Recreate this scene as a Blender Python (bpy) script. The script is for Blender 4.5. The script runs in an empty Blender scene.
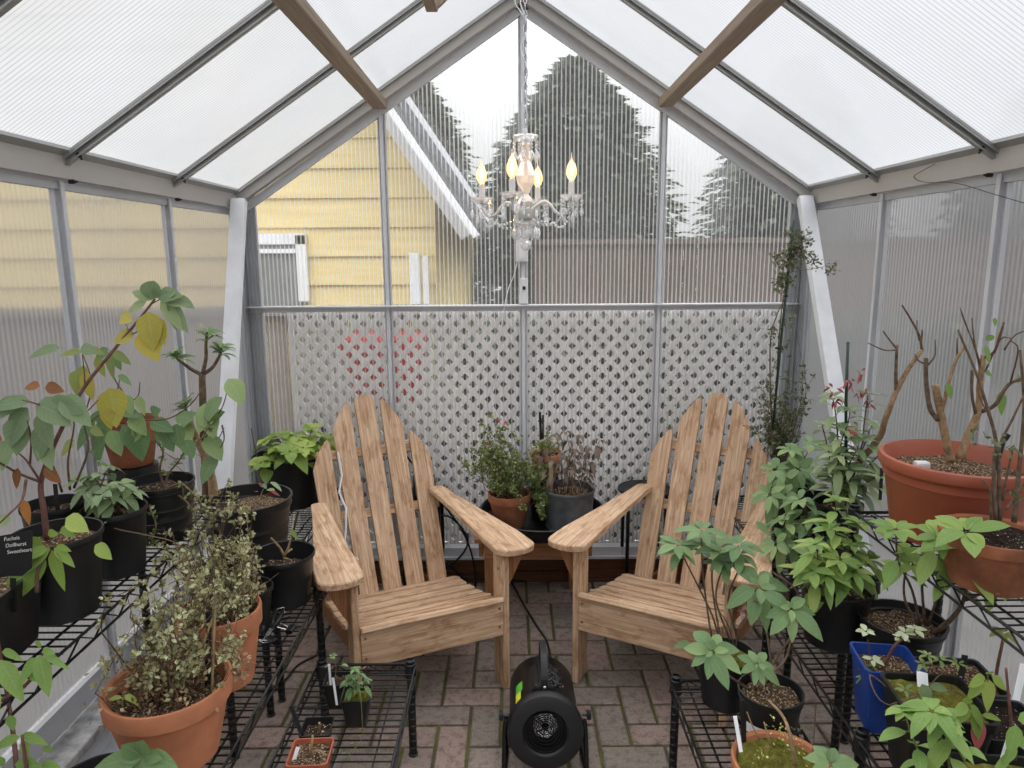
import bpy, math, random
from mathutils import Vector, Matrix
C = bpy.context.scene.collection
SC = bpy.context.scene
PI = math.pi
V = Vector

# ------------------------------------------------------------------ camera, sky, exposure
FPX = 704.84
YAW, PITCH, ROLL = -.0003, -.1795, -.0071
CAM = V((-.0528, -3.1812, 1.5331))
cf = V((math.sin(YAW)*math.cos(PITCH), math.cos(YAW)*math.cos(PITCH), math.sin(PITCH)))
cr = V((math.cos(YAW), -math.sin(YAW), 0)); cu = cr.cross(cf)
cr, cu = math.cos(ROLL)*cr + math.sin(ROLL)*cu, -math.sin(ROLL)*cr + math.cos(ROLL)*cu
cam = bpy.data.cameras.new('camera'); cam.sensor_width = 36; cam.lens = 36*FPX/1024; cam.clip_start = .05
co = bpy.data.objects.new('camera', cam); C.objects.link(co)
m = Matrix((cr, cu, -cf)).transposed().to_4x4(); m.translation = CAM; co.matrix_world = m
SC.camera = co
SC.view_settings.view_transform = 'Standard'; SC.view_settings.look = 'None'
SC.view_settings.gamma = 1; SC.view_settings.use_curve_mapping = False
SC.view_settings.exposure = 0.22
w = bpy.data.worlds.new('overcast_sky'); SC.world = w; w.use_nodes = True
bgn = w.node_tree.nodes['Background']; bgn.inputs[0].default_value = (.965, .98, 1, 1)
_t = w.node_tree; _c = _t.nodes.new('ShaderNodeTexCoord'); _s = _t.nodes.new('ShaderNodeSeparateXYZ'); _t.links.new(_c.outputs['Generated'], _s.inputs[0])
_m = _t.nodes.new('ShaderNodeMapRange'); _m.inputs[1].default_value = 0; _m.inputs[2].default_value = 1   # CIE overcast sky: horizon a third of the zenith
_m.inputs[3].default_value = .68; _m.inputs[4].default_value = 5.6; _q = _t.nodes.new('ShaderNodeMath'); _q.operation = 'POWER'; _q.inputs[1].default_value = 1.7; _q.use_clamp = True; _a = _t.nodes.new('ShaderNodeMath'); _a.operation = 'MAXIMUM'; _a.inputs[1].default_value = 0; _t.links.new(_s.outputs[2], _a.inputs[0]); _t.links.new(_a.outputs[0], _q.inputs[0]); _t.links.new(_q.outputs[0], _m.inputs[0]); _t.links.new(_m.outputs[0], bgn.inputs[1])
SC.cycles.max_bounces = 10; SC.cycles.transparent_max_bounces = 24; SC.cycles.diffuse_bounces = 4
SC.cycles.transmission_bounces = 8; SC.cycles.sample_clamp_indirect = 6
SC.cycles.caustics_reflective = False; SC.cycles.caustics_refractive = True

def at(px, py, Y=None, X=None, Z=None):            # photograph direction met with a plane of the place
    d = cf + cr*((px-512)/FPX) - cu*((py-384)/FPX)
    t = (Y-CAM.y)/d.y if Y is not None else ((X-CAM.x)/d.x if X is not None else (Z-CAM.z)/d.z)
    return CAM + d*t

# ------------------------------------------------------------------ materials
def lin(c):
    return tuple(((v/255)/12.92 if v/255 <= .04045 else ((v/255+.055)/1.055)**2.4) for v in c) + (1,)
class N:
    def __init__(s, name):
        s.m = bpy.data.materials.new(name); s.m.use_nodes = True; s.t = s.m.node_tree; s.n = s.t.nodes; s.n.clear()
        s.out = s.n.new('ShaderNodeOutputMaterial')
    def new(s, t, **k):
        x = s.n.new('ShaderNode'+t)
        for a, b in k.items(): setattr(x, a, b)
        return x
    def link(s, a, b): s.t.links.new(a, b)
    def setin(s, node, name, v):
        if hasattr(v, 'is_output') or hasattr(v, 'links'): s.link(v, node.inputs[name])
        else: node.inputs[name].default_value = v
    def math(s, op, a, b=None, c=None, clamp=False):
        x = s.new('Math', operation=op); x.use_clamp = clamp
        for i, v in enumerate((a, b, c)):
            if v is not None: s.setin(x, i, v)
        return x.outputs[0]
    def coord(s, scale=(1, 1, 1), attr=None):
        mp = s.new('Mapping'); mp.inputs['Scale'].default_value = scale
        if attr: a = s.new('Attribute'); a.attribute_name = attr; s.link(a.outputs['Vector'], mp.inputs[0])
        else: s.link(s.new('TexCoord').outputs['Object'], mp.inputs[0])
        return mp.outputs[0]
    def noise(s, co, scale, detail=4, rough=.55, dist=0):
        x = s.new('TexNoise'); s.link(co, x.inputs['Vector']); x.inputs['Scale'].default_value = scale
        x.inputs['Detail'].default_value = detail; x.inputs['Roughness'].default_value = rough; x.inputs['Distortion'].default_value = dist
        return x.outputs['Fac']
    def ramp(s, fac, stops):
        x = s.new('ValToRGB'); s.link(fac, x.inputs[0]); e = x.color_ramp.elements
        while len(e) < len(stops): e.new(.5)
        for i, (p, c) in enumerate(stops): e[i].position = p; e[i].color = c if len(c) == 4 else lin(c)
        return x.outputs[0]
    def mix(s, fac, a, b, mode='MIX'):
        x = s.new('Mix', data_type='RGBA', blend_type=mode)
        for i, v in ((0, fac), (6, a), (7, b)):
            if hasattr(v, 'links'): s.link(v, x.inputs[i])
            else: x.inputs[i].default_value = v
        return x.outputs[2]
    def bsdf(s, col, rough=.5, metal=0, spec=.5, bump=None, bstr=.3, bdist=.005, **k):
        b = s.new('BsdfPrincipled'); s.setin(b, 'Base Color', col); s.setin(b, 'Roughness', rough)
        b.inputs['Metallic'].default_value = metal; b.inputs['Specular IOR Level'].default_value = spec
        if bump is not None:
            bp = s.new('Bump'); bp.inputs['Strength'].default_value = bstr; bp.inputs['Distance'].default_value = bdist
            s.link(bump, bp.inputs['Height']); s.link(bp.outputs[0], b.inputs['Normal'])
        for a, v in k.items(): s.setin(b, a.replace('_', ' '), v)
        return b.outputs[0]
    def done(s, sh): s.link(sh, s.out.inputs[0]); return s.m

def plain(name, c, rough=.5, metal=0, spec=.5, var=.12, scale=14, bstr=.12):
    n = N(name); co = n.coord(); f = n.noise(co, scale, 5)
    a = lin(c); d = tuple(x*(1-var*2) for x in a[:3])+(1,); l = tuple(min(1, x*(1+var)) for x in a[:3])+(1,)
    return n.done(n.bsdf(n.ramp(f, [(.3, d), (.7, l)]), rough, metal, spec, bump=f, bstr=bstr, bdist=.002))

def wood(name, dark, mid, light, rough=.65, wear=None):
    n = N(name); co = n.coord((1.3, 34, 34), 'gc')
    f = n.noise(co, 3.4, 7, .62, .9); g = n.noise(n.coord((1.5, 90, 90), 'gc'), 3.4, 3, .6, .3)
    c = n.ramp(f, [(.3, dark), (.5, mid), (.68, light)])
    c = n.mix(n.math('MULTIPLY', g, .55), c, n.mix(1.0, c, lin((205, 185, 160)), 'MULTIPLY'))
    if wear:
        p = n.noise(n.coord((3, 9, 9), 'gc'), 3.5, 6, .65, .4)
        c = n.mix(n.ramp(p, [(.5, (0, 0, 0, 1)), (.62, (1, 1, 1, 1))]), c, n.mix(1.0, c, lin(wear), 'MULTIPLY'))
    h = n.math('ADD', f, n.math('MULTIPLY', g, .6))
    return n.done(n.bsdf(c, rough, bump=h, bstr=.45, bdist=.0025, spec=.35))

def leafmat(name, a, b, c2, rough=.5):
    n = N(name); at_ = n.new('Attribute'); at_.attribute_name = 'lv'
    col = n.ramp(at_.outputs['Fac'], [(.0, a), (.55, b), (1., c2)])
    sp = n.new('SeparateXYZ'); a2 = n.new('Attribute'); a2.attribute_name = 'gc'; n.link(a2.outputs['Vector'], sp.inputs[0])
    ay = n.math('ABSOLUTE', sp.outputs[1]); veins = n.math('SINE', n.math('MULTIPLY', n.math('SUBTRACT', sp.outputs[0], n.math('MULTIPLY', ay, .22)), 52))
    vn = n.math('MAXIMUM', n.math('MULTIPLY', n.math('SUBTRACT', .12, ay), 5), n.math('MULTIPLY', n.math('SUBTRACT', veins, .55), .7), clamp=True)
    col = n.mix(n.math('MULTIPLY', vn, .45), col, n.mix(.5, col, lin((214, 222, 190))))
    f = n.noise(n.coord(), 60, 3); col = n.mix(n.math('MULTIPLY', f, .35), col, n.mix(1., col, lin((190, 190, 170)), 'MULTIPLY'))
    p = n.bsdf(col, rough, spec=.4)
    t = n.new('BsdfTranslucent'); n.link(col, t.inputs[0])
    mx = n.new('MixShader'); mx.inputs[0].default_value = .3; n.link(p, mx.inputs[1]); n.link(t.outputs[0], mx.inputs[2])
    return n.done(mx.outputs[0])

def polycarbonate(name, axis, period, clear, milky, tint, obl=.5, refr=.3, grazing=None, web_dark=None, web_milk=.42, dirty=.3, rib=.5):
    n = N(name); tc = n.new('TexCoord'); sp = n.new('SeparateXYZ'); n.link(tc.outputs['Object'], sp.inputs[0])
    u = n.math('DIVIDE', sp.outputs[axis], period)
    fr = n.math('FRACT', u)
    tri = n.math('ABSOLUTE', n.math('SUBTRACT', fr, .5))            # 0 mid flute .. .5 at a web
    web = n.math('SMOOTH_MIN', 1, n.math('MULTIPLY', n.math('SUBTRACT', tri, .3), 9, clamp=True), .1)
    wv = n.math('SINE', n.math('MULTIPLY', u, 2*PI))
    bp = n.new('Bump'); bp.inputs['Strength'].default_value = rib; bp.inputs['Distance'].default_value = .004; n.link(wv, bp.inputs['Height'])
    b2 = n.new('Bump'); b2.inputs['Strength'].default_value = min(1, rib*2); b2.inputs['Distance'].default_value = .006; n.link(wv, b2.inputs['Height'])
    tr = n.new('BsdfTransparent'); tr.inputs[0].default_value = tint
    bk = n.new('NewGeometry').outputs['Backfacing']
    rf = n.new('BsdfRefraction'); n.link(n.math('ADD', 1.08, n.math('MULTIPLY', bk, 1/1.08-1.08)), rf.inputs['IOR']); rf.inputs['Roughness'].default_value = .3; rf.inputs[0].default_value = tint
    n.link(bp.outputs[0], rf.inputs['Normal'])
    m1 = n.new('MixShader'); m1.inputs[0].default_value = refr; n.link(tr.outputs[0], m1.inputs[1]); n.link(rf.outputs[0], m1.inputs[2])
    tl = n.new('BsdfTranslucent'); tl.inputs[0].default_value = milky
    df = n.new('BsdfDiffuse'); df.inputs[0].default_value = milky
    if grazing:                                                     # twin walls pass far less light at a slant than head on
        lg = n.new('LayerWeight'); lg.inputs[0].default_value = .5
        k = n.ramp(lg.outputs['Facing'], [(.08, (1, 1, 1, 1)), (.42, (grazing, grazing, grazing, 1))])
        cc = n.mix(1., k, milky, 'MULTIPLY')
        if web_dark: cc = n.mix(n.math('MULTIPLY', web, web_dark), cc, (.25, .26, .28, 1))
        n.link(cc, tl.inputs[0]); n.link(cc, df.inputs[0]); ct = n.mix(1., k, tint, 'MULTIPLY'); n.link(ct, tr.inputs[0]); n.link(ct, rf.inputs[0])
    md = n.new('MixShader'); md.inputs[0].default_value = .18; n.link(tl.outputs[0], md.inputs[1]); n.link(df.outputs[0], md.inputs[2])
    lw = n.new('LayerWeight'); lw.inputs[0].default_value = .5
    f = n.math('ADD', n.math('MULTIPLY', web, web_milk), 1-clear)
    f = n.math('ADD', f, n.math('MULTIPLY', n.math('POWER', lw.outputs['Facing'], 1.5), obl), clamp=True)
    dirt = n.noise(n.coord((1, 1, .35)), 2.2, 6, .6)
    f = n.math('ADD', f, n.math('MULTIPLY', n.math('SUBTRACT', dirt, .45), dirty), clamp=True)
    m2 = n.new('MixShader'); n.link(f, m2.inputs[0]); n.link(m1.outputs[0], m2.inputs[1]); n.link(md.outputs[0], m2.inputs[2])
    gl = n.new('BsdfGlossy'); gl.inputs['Roughness'].default_value = .12; n.link(b2.outputs[0], gl.inputs['Normal'])
    fz = n.new('Fresnel'); n.link(n.math('ADD', 1.45, n.math('MULTIPLY', bk, 1/1.45-1.45)), fz.inputs[0])
    m3 = n.new('MixShader'); n.link(n.math('MULTIPLY', fz.outputs[0], .8), m3.inputs[0]); n.link(m2.outputs[0], m3.inputs[1]); n.link(gl.outputs[0], m3.inputs[2])
    return n.done(m3.outputs[0])

def crystalmat(name, tint=(.97, .98, 1, 1), op=.45, frost=.14, glow=0):
    n = N(name); t = n.new('BsdfTransparent'); t.inputs[0].default_value = tint
    g = n.new('BsdfGlossy'); g.inputs['Roughness'].default_value = .06
    lw = n.new('LayerWeight'); lw.inputs[0].default_value = op
    mx = n.new('MixShader'); n.link(n.math('ADD', lw.outputs['Facing'], .22, clamp=True), mx.inputs[0]); n.link(t.outputs[0], mx.inputs[1]); n.link(g.outputs[0], mx.inputs[2])
    df = n.new('BsdfTranslucent'); df.inputs[0].default_value = (.95, .95, .95, 1); d2 = n.new('BsdfDiffuse'); d2.inputs[0].default_value = (.95, .95, .95, 1); da = n.new('AddShader'); n.link(df.outputs[0], da.inputs[0]); n.link(d2.outputs[0], da.inputs[1])
    m2 = n.new('MixShader'); m2.inputs[0].default_value = frost; n.link(mx.outputs[0], m2.inputs[1]); n.link(da.outputs[0], m2.inputs[2])
    if glow:
        e = n.new('Emission'); e.inputs[0].default_value = (1, .58, .2, 1); e.inputs[1].default_value = glow; m3 = n.new('AddShader'); n.link(m2.outputs[0], m3.inputs[0]); n.link(e.outputs[0], m3.inputs[1]); return n.done(m3.outputs[0])
    return n.done(m2.outputs[0])

def emit(name, c, s):
    n = N(name); e = n.new('Emission'); e.inputs[0].default_value = c; e.inputs[1].default_value = s
    return n.done(e.outputs[0])

def soilmat(name, a, b, c, fleck=(200, 190, 170), amt=.62):
    n = N(name); co = n.coord(); f = n.noise(co, 60, 6, .7); g = n.noise(co, 190, 2, .5)
    col = n.ramp(f, [(.32, a), (.5, b), (.68, c)])
    col = n.mix(n.ramp(g, [(amt, (0, 0, 0, 1)), (amt+.05, (1, 1, 1, 1))]), col, lin(fleck))
    return n.done(n.bsdf(col, .95, bump=f, bstr=1., bdist=.012, spec=.15))

def siding(name):
    n = N(name); sp = n.new('SeparateXYZ'); n.link(n.new('TexCoord').outputs['Object'], sp.inputs[0])
    f = n.noise(n.coord((1, 1, 12)), 2, 4)
    return n.done(n.bsdf(n.ramp(f, [(.3, (212, 190, 130)), (.7, (230, 210, 154))]), .6, bump=f, bstr=.05))

M = {}
M['teak'] = wood('weathered_teak', (164, 132, 104), (198, 166, 136), (222, 197, 170), wear=(220, 208, 196))
M['teak_dark'] = wood('aged_teak', (118, 78, 50), (150, 104, 70), (172, 126, 88))
M['purlin'] = wood('grey_brown_pine', (146, 132, 116), (164, 150, 134), (180, 168, 152))
M['base_plank'] = wood('stained_plank', (66, 40, 26), (98, 62, 40), (118, 80, 54))
M['fence'] = wood('old_fence_wood', (72, 62, 58), (98, 86, 80), (124, 112, 105), .9)
M['fence_grey'] = wood('silvered_fence_wood', (104, 99, 95), (124, 118, 114), (140, 134, 130), .9)
M['white_wood'] = plain('white_painted_wood', (232, 234, 238), .5, var=.04)
M['alu'] = plain('mill_aluminium', (190, 193, 198), .45, .15, var=.06, scale=5)
M['alu_light'] = plain('light_aluminium', (212, 214, 218), .4, .1, var=.05, scale=5)
M['alu_dark'] = plain('grey_frame_metal', (168, 168, 166), .45, .35, var=.08, scale=4)
M['beam'] = plain('taupe_beam_metal', (188, 184, 180), .5, .1, var=.04, scale=3)
M['ledge'] = plain('flaking_paint_ledge', (176, 176, 176), .8, var=.3, scale=22, bstr=.5)
M['terra'] = plain('terracotta', (186, 119, 84), .8, var=.16, scale=9, bstr=.2)
M['terra_old'] = plain('stained_terracotta', (150, 92, 62), .85, var=.3, scale=11, bstr=.25)
M['terra_plastic'] = plain('terracotta_plastic', (160, 84, 60), .45, var=.08, scale=5)
M['black_plastic'] = plain('black_nursery_plastic', (25, 26, 28), .42, var=.25, scale=8)
M['black_matte'] = plain('black_matte_plastic', (13, 13, 14), .55, var=.2)
M['black_metal'] = plain('black_powder_coat', (17, 17, 18), .38, .2, var=.2)
M['blue_plastic'] = plain('blue_plastic', (28, 62, 136), .35, var=.15, scale=6)
M['galv'] = plain('weathered_zinc', (92, 96, 98), .55, .35, var=.3, scale=10, bstr=.3)
M['white_plastic'] = plain('white_plastic', (226, 227, 230), .4, var=.04)
M['lattice'] = plain('white_lattice_vinyl', (240, 238, 236), .45, var=.03)
M['white_metal'] = plain('white_enamel', (228, 228, 226), .3, var=.03)
M['cup_grey'] = plain('grey_enamel', (186, 190, 186), .35, var=.03)
M['chrome'] = plain('chrome', (215, 215, 218), .15, .95, var=.03)
M['bark'] = plain('grey_brown_bark', (112, 92, 74), .85, var=.3, scale=60, bstr=.6)
M['bark_tan'] = plain('tan_bark', (158, 130, 98), .8, var=.25, scale=70, bstr=.5)
M['stem_red'] = plain('reddish_stem', (104, 68, 58), .6, var=.2, scale=60)
M['stem_thin'] = plain('brown_twig', (104, 80, 62), .7, var=.25, scale=80)
M['stem_green'] = plain('green_stem', (106, 116, 66), .6, var=.2, scale=60)
M['stake'] = plain('green_plastic_stake', (34, 62, 50), .4, var=.1)
M['bamboo'] = plain('bamboo_cane', (150, 128, 92), .6, var=.15, scale=30)
M['soil'] = soilmat('potting_soil', (38, 28, 22), (66, 50, 40), (100, 82, 66))
M['bark_soil'] = soilmat('bark_chip_soil', (50, 36, 27), (84, 64, 48), (128, 104, 80), (176, 158, 132), .56)
M['perlite_soil'] = soilmat('dark_soil_with_perlite', (24, 18, 16), (44, 34, 28), (62, 50, 42), (216, 212, 204), .66)
M['moss'] = soilmat('mossy_soil', (64, 66, 24), (104, 104, 40), (136, 128, 66), (120, 96, 60), .6)
M['leaf_mid'] = leafmat('mid_green_leaves', (90, 122, 76), (124, 154, 102), (170, 190, 124))
M['leaf_grey'] = leafmat('grey_green_leaves', (108, 132, 98), (140, 162, 118), (176, 190, 136))
M['leaf_lime'] = leafmat('lime_green_leaves', (98, 128, 56), (140, 168, 78), (184, 200, 104))
M['leaf_bright'] = leafmat('bright_green_leaves', (98, 136, 66), (134, 166, 86), (172, 190, 100))
M['leaf_autumn'] = leafmat('autumn_tinted_leaves', (112, 132, 88), (150, 160, 80), (196, 178, 74))
M['leaf_orange'] = leafmat('orange_brown_leaves', (120, 74, 40), (160, 100, 54), (196, 130, 60))
M['leaf_tiny'] = leafmat('tiny_pale_leaves', (136, 112, 80), (168, 166, 118), (214, 218, 176))
M['leaf_olive'] = leafmat('tiny_olive_leaves', (84, 92, 64), (112, 120, 86), (146, 152, 116))
M['leaf_small'] = leafmat('small_green_leaves', (84, 104, 56), (120, 138, 80), (160, 172, 110))
M['leaf_mauve'] = leafmat('mauve_brown_leaves', (92, 74, 68), (134, 112, 100), (154, 150, 106))
M['leaf_dry'] = leafmat('dry_straw_leaves', (120, 92, 66), (168, 138, 106), (204, 182, 150))
M['leaf_var'] = leafmat('cream_edged_leaves', (150, 170, 130), (200, 208, 172), (228, 228, 202))
M['leaf_pink'] = leafmat('dusky_pink_leaves', (130, 60, 66), (176, 82, 90), (206, 120, 116))
M['flower_pink'] = leafmat('pink_flowers', (170, 46, 72), (206, 76, 104), (226, 130, 140))
M['flower_spike'] = leafmat('dusty_rose_flowers', (150, 110, 104), (186, 146, 138), (206, 172, 162))
M['flower_yellow'] = leafmat('pale_yellow_flowers', (190, 190, 96), (214, 212, 120), (232, 228, 160))
M['tree_leaf'] = leafmat('evergreen_leaves', (62, 70, 60), (86, 95, 80), (116, 124, 106), .95)
M['poly_back'] = polycarbonate('ribbed_clear_polycarbonate', 0, .0187, .92, (.86, .86, .86, 1), (.98, .98, .98, 1), .15, .16, web_milk=.36, dirty=.16, rib=.4)
M['poly_side'] = polycarbonate('ribbed_milky_polycarbonate', 1, .0187, .80, (.34, .335, .34, 1), (.84, .83, .83, 1), .8, .6, web_milk=.2)
M['poly_roof'] = polycarbonate('ribbed_roof_polycarbonate', 1, .0155, .30, (.93, .935, .945, 1), (.95, .955, .97, 1), .25, .12, .42, .95, rib=.06)
M['crystal'] = crystalmat('cut_crystal'); M['crystal_warm'] = crystalmat('faceted_amber_glass', (1, .9, .78, 1), .35, .25)
M['bulb_glass'] = crystalmat('amber_bulb_glass', (1, .80, .42, 1), .2, .05, .38)
M['filament'] = emit('glowing_filament', (1, .60, .24, 1), 55)
M['siding'] = siding('yellow_lap_siding')
M['house_window'] = plain('dark_window_glass', (120, 124, 124), .15, var=.1)
M['red_paint'] = plain('red_paint', (170, 50, 52), .5, var=.1)
M['roofing'] = plain('grey_roof_shingles', (96, 98, 102), .9, var=.2, scale=20)
M['ground'] = plain('gravel_and_grass', (94, 92, 88), .95, var=.35, scale=8)
M['sticker_green'] = plain('green_sticker', (96, 176, 62), .4, var=.05)
M['sticker_yellow'] = plain('yellow_sticker', (216, 214, 60), .4, var=.05)
M['tag_white'] = plain('white_plant_tag', (228, 230, 232), .45, var=.03)
M['ink_white'] = plain('white_ink', (214, 214, 210), .6, var=.03)
M['ink_black'] = plain('black_ink', (40, 40, 44), .6, var=.03)
n = N('mossy_joint_sand'); f_ = n.noise(n.coord(), 6, 6, .7); g_ = n.noise(n.coord(), 120, 3, .7)
M['joint'] = n.done(n.bsdf(n.mix(n.ramp(g_, [(.4, (0, 0, 0, 1)), (.6, (.35, .35, .35, 1))]), n.ramp(f_, [(.40, (78, 72, 58)), (.55, (92, 92, 44))]), lin((60, 48, 34))), .95, bump=g_, bstr=.8, bdist=.004))
n = N('clay_pavers'); at_ = n.new('Attribute'); at_.attribute_name = 'lv'; g_ = n.noise(n.coord(), 220, 4, .8); f_ = n.noise(n.coord(), 9, 6, .65)
c_ = n.ramp(at_.outputs['Fac'], [(0, (142, 132, 122)), (.4, (158, 142, 133)), (.7, (168, 143, 134)), (1, (148, 132, 123))])
c_ = n.mix(n.math('MULTIPLY', f_, .7), c_, n.mix(1., c_, lin((170, 165, 158)), 'MULTIPLY'))
c_ = n.mix(n.ramp(g_, [(.56, (0, 0, 0, 1)), (.66, (.7, .7, .7, 1))]), c_, lin((182, 170, 158)))
c_ = n.mix(n.ramp(n.noise(n.coord(), 34, 5, .75), [(.36, (.75, .75, .75, 1)), (.52, (0, 0, 0, 1))]), c_, lin((92, 80, 70)))
M['paver'] = n.done(n.bsdf(c_, .85, bump=g_, bstr=.8, bdist=.004, spec=.3))

# ------------------------------------------------------------------ mesh builder
def root_inv(p):
    while p.parent: p = p.parent
    return (Matrix.Translation(p.location) @ p.rotation_euler.to_matrix().to_4x4()).inverted()
def rv0(): return V((random.uniform(-1, 1), random.uniform(-1, 1), random.uniform(-1, 1)))
class MB:
    def __init__(s): s.v = []; s.f = []; s.gc = []; s.lv = []
    def add(s, vs, fs, gc=None, lv=.5):
        o = len(s.v); s.v += [V(x) for x in vs]; s.f += [tuple(i+o for i in f) for f in fs]
        s.gc += (gc if gc else [tuple(x) for x in vs]); s.lv += (lv if isinstance(lv, list) else [lv]*len(vs)); return s
    def beam(s, p, q, w, h, up=(0, 0, 1), bev=0., lv=None):          # rectangular section bar p->q, w across, h along up
        p, q = V(p), V(q); d = (q-p); L = d.length; d.normalize(); up = V(up); sd = d.cross(up)
        if sd.length < 1e-5: sd = d.cross(V((1, 0, 0)))
        sd.normalize(); u = sd.cross(d).normalized()
        r = random.random()*37; lvv = random.random() if lv is None else lv
        if bev <= 0:
            sec = [(-w/2, -h/2), (w/2, -h/2), (w/2, h/2), (-w/2, h/2)]
        else:
            b = min(bev, w*.45, h*.45); sec = [(-w/2+b, -h/2), (w/2-b, -h/2), (w/2, -h/2+b), (w/2, h/2-b), (w/2-b, h/2), (-w/2+b, h/2), (-w/2, h/2-b), (-w/2, -h/2+b)]
        k = len(sec); vs = []; gc = []
        rings = [(0, 1)] + ([(L, 1)])
        if bev > 0: rings = [(0, .9), (bev, 1), (L-bev, 1), (L, .9)]
        for t, sc in rings:
            for a, b in sec: vs.append(p+d*t+sd*a*(sc if bev > 0 else 1)+u*b*sc); gc.append((t+r, a+r, b+r*.7))
        fs = [tuple(range(k))[::-1], tuple(range((len(rings)-1)*k, len(rings)*k))]
        for i in range(len(rings)-1):
            for j in range(k): fs.append((i*k+j, i*k+(j+1) % k, (i+1)*k+(j+1) % k, (i+1)*k+j))
        return s.add(vs, fs, gc, lvv)
    def box(s, c, d, bev=0.):
        c = V(c); return s.beam(c-V((d[0]/2, 0, 0)), c+V((d[0]/2, 0, 0)), d[1], d[2], bev=bev)
    def tube(s, pts, r, seg=6, cap=True, lv=.5):
        pts = [V(p) for p in pts]; n = len(pts); rr = r if isinstance(r, (list, tuple)) else [r]*n
        t0 = (pts[1]-pts[0]).normalized(); a = t0.orthogonal().normalized(); vs = []
        for i in range(n):
            t = (pts[min(i+1, n-1)]-pts[max(i-1, 0)])
            t = t.normalized() if t.length > 1e-9 else t0
            a = (a-t*a.dot(t)); a = a.normalized() if a.length > 1e-6 else t.orthogonal().normalized(); b = t.cross(a)
            for k in range(seg): an = 2*PI*k/seg; vs.append(pts[i]+(a*math.cos(an)+b*math.sin(an))*rr[i])
        fs = [(i*seg+k, i*seg+(k+1) % seg, (i+1)*seg+(k+1) % seg, (i+1)*seg+k) for i in range(n-1) for k in range(seg)]
        if cap: fs += [tuple(range(seg))[::-1], tuple(range((n-1)*seg, n*seg))]
        return s.add(vs, fs, lv=lv)
    def lathe(s, prof, c=(0, 0, 0), seg=32, axis=None, up=None, close=False):
        c = V(c); z = V(axis).normalized() if axis else V((0, 0, 1)); x = (V(up)-z*V(up).dot(z)).normalized() if up else (z.orthogonal().normalized() if axis else V((1, 0, 0))); y = z.cross(x)
        vs = []; n = len(prof)
        for r, h in prof:
            for k in range(seg): an = 2*PI*k/seg; vs.append(c+z*h+(x*math.cos(an)+y*math.sin(an))*max(r, 1e-4))
        fs = [(i*seg+k, i*seg+(k+1) % seg, (i+1)*seg+(k+1) % seg, (i+1)*seg+k) for i in range(n-1) for k in range(seg)]
        if close: fs += [((n-1)*seg+k, (n-1)*seg+(k+1) % seg, (k+1) % seg, k) for k in range(seg)]
        else: fs += [tuple(range(seg))[::-1], tuple(range((n-1)*seg, n*seg))]
        return s.add(vs, fs)
    def prism(s, poly, z0, z1, T=None):                              # poly in XY extruded z0..z1, then matrix
        n = len(poly); r = random.random()*31
        vs = [V((x, y, z0)) for x, y in poly]+[V((x, y, z1)) for x, y in poly]
        gc = [(v.y+r, v.x+r, v.z) for v in vs]
        if T: vs = [T @ v for v in vs]
        fs = [tuple(range(n))[::-1], tuple(range(n, 2*n))]+[(i, (i+1) % n, n+(i+1) % n, n+i) for i in range(n)]
        return s.add(vs, fs, gc)
    def leaf(s, p, d, up, L, W, fold=.25, droop=.25, lv=.5, n=6, shape=1.):
        p, d, up = V(p), V(d).normalized(), V(up); sd = d.cross(up)
        sd = sd.normalized() if sd.length > 1e-4 else d.orthogonal().normalized(); u = sd.cross(d).normalized()
        vs = []; ll = []; gg = []; cv = random.uniform(-.12, .12)
        for i in range(n+1):
            t = i/n; wd = W*.5*(math.sin(PI*min(1, t**(.92*shape)))**.85)+W*.02
            if i == n: wd = W*.01
            c = p+d*(L*t*(1-.12*droop*t))-V((0, 0, 1))*(droop*L*t*t)+sd*(cv*L*t*t)
            gg += [(t, -1, lv), (t, 0, lv), (t, 1, lv)]
            vs += [c-sd*wd+u*wd*fold, c, c+sd*wd+u*wd*fold]; ll += [lv, max(0, lv-.08), lv]
        fs = []
        for i in range(n): b = i*3; fs += [(b, b+1, b+4, b+3), (b+1, b+2, b+5, b+4)]
        return s.add(vs, fs, gg, ll)
    def tiny(s, p, d, up, L, W, lv=.5):
        p, d, up = V(p), V(d).normalized(), V(up); sd = d.cross(up)
        sd = sd.normalized() if sd.length > 1e-4 else d.orthogonal().normalized(); u = sd.cross(d)
        return s.add([p, p+d*L*.5-sd*W/2+u*W*.15, p+d*L, p+d*L*.5+sd*W/2+u*W*.15], [(0, 1, 2), (0, 2, 3)], [(0, .5, 0)]*4, lv)
    def ball(s, c, r, seg=8, rings=6, sz=1.): 
        return s.lathe([(r*math.sin(PI*i/rings), -r*sz*math.cos(PI*i/rings)) for i in range(rings+1)], c, seg)
    def build(s, name, mat, parent=None, smooth=False, world=True):
        if not s.v: return None
        vs = s.v
        if parent is not None and world: inv = root_inv(parent); vs = [inv @ v for v in vs]
        me = bpy.data.meshes.new(name); me.from_pydata([tuple(v) for v in vs], [], s.f)
        a = me.attributes.new('gc', 'FLOAT_VECTOR', 'POINT'); a.data.foreach_set('vector', [x for g in s.gc for x in g])
        b = me.attributes.new('lv', 'FLOAT', 'POINT'); b.data.foreach_set('value', s.lv)
        me.materials.append(M[mat] if isinstance(mat, str) else mat)
        if smooth:
            me.polygons.foreach_set('use_smooth', [True]*len(me.polygons))
            if smooth != 'all':
                try: me.set_sharp_from_angle(angle=math.radians(38))
                except Exception: pass
        o = bpy.data.objects.new(name, me); C.objects.link(o)
        if parent is not None: o.parent = parent
        return o
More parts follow.
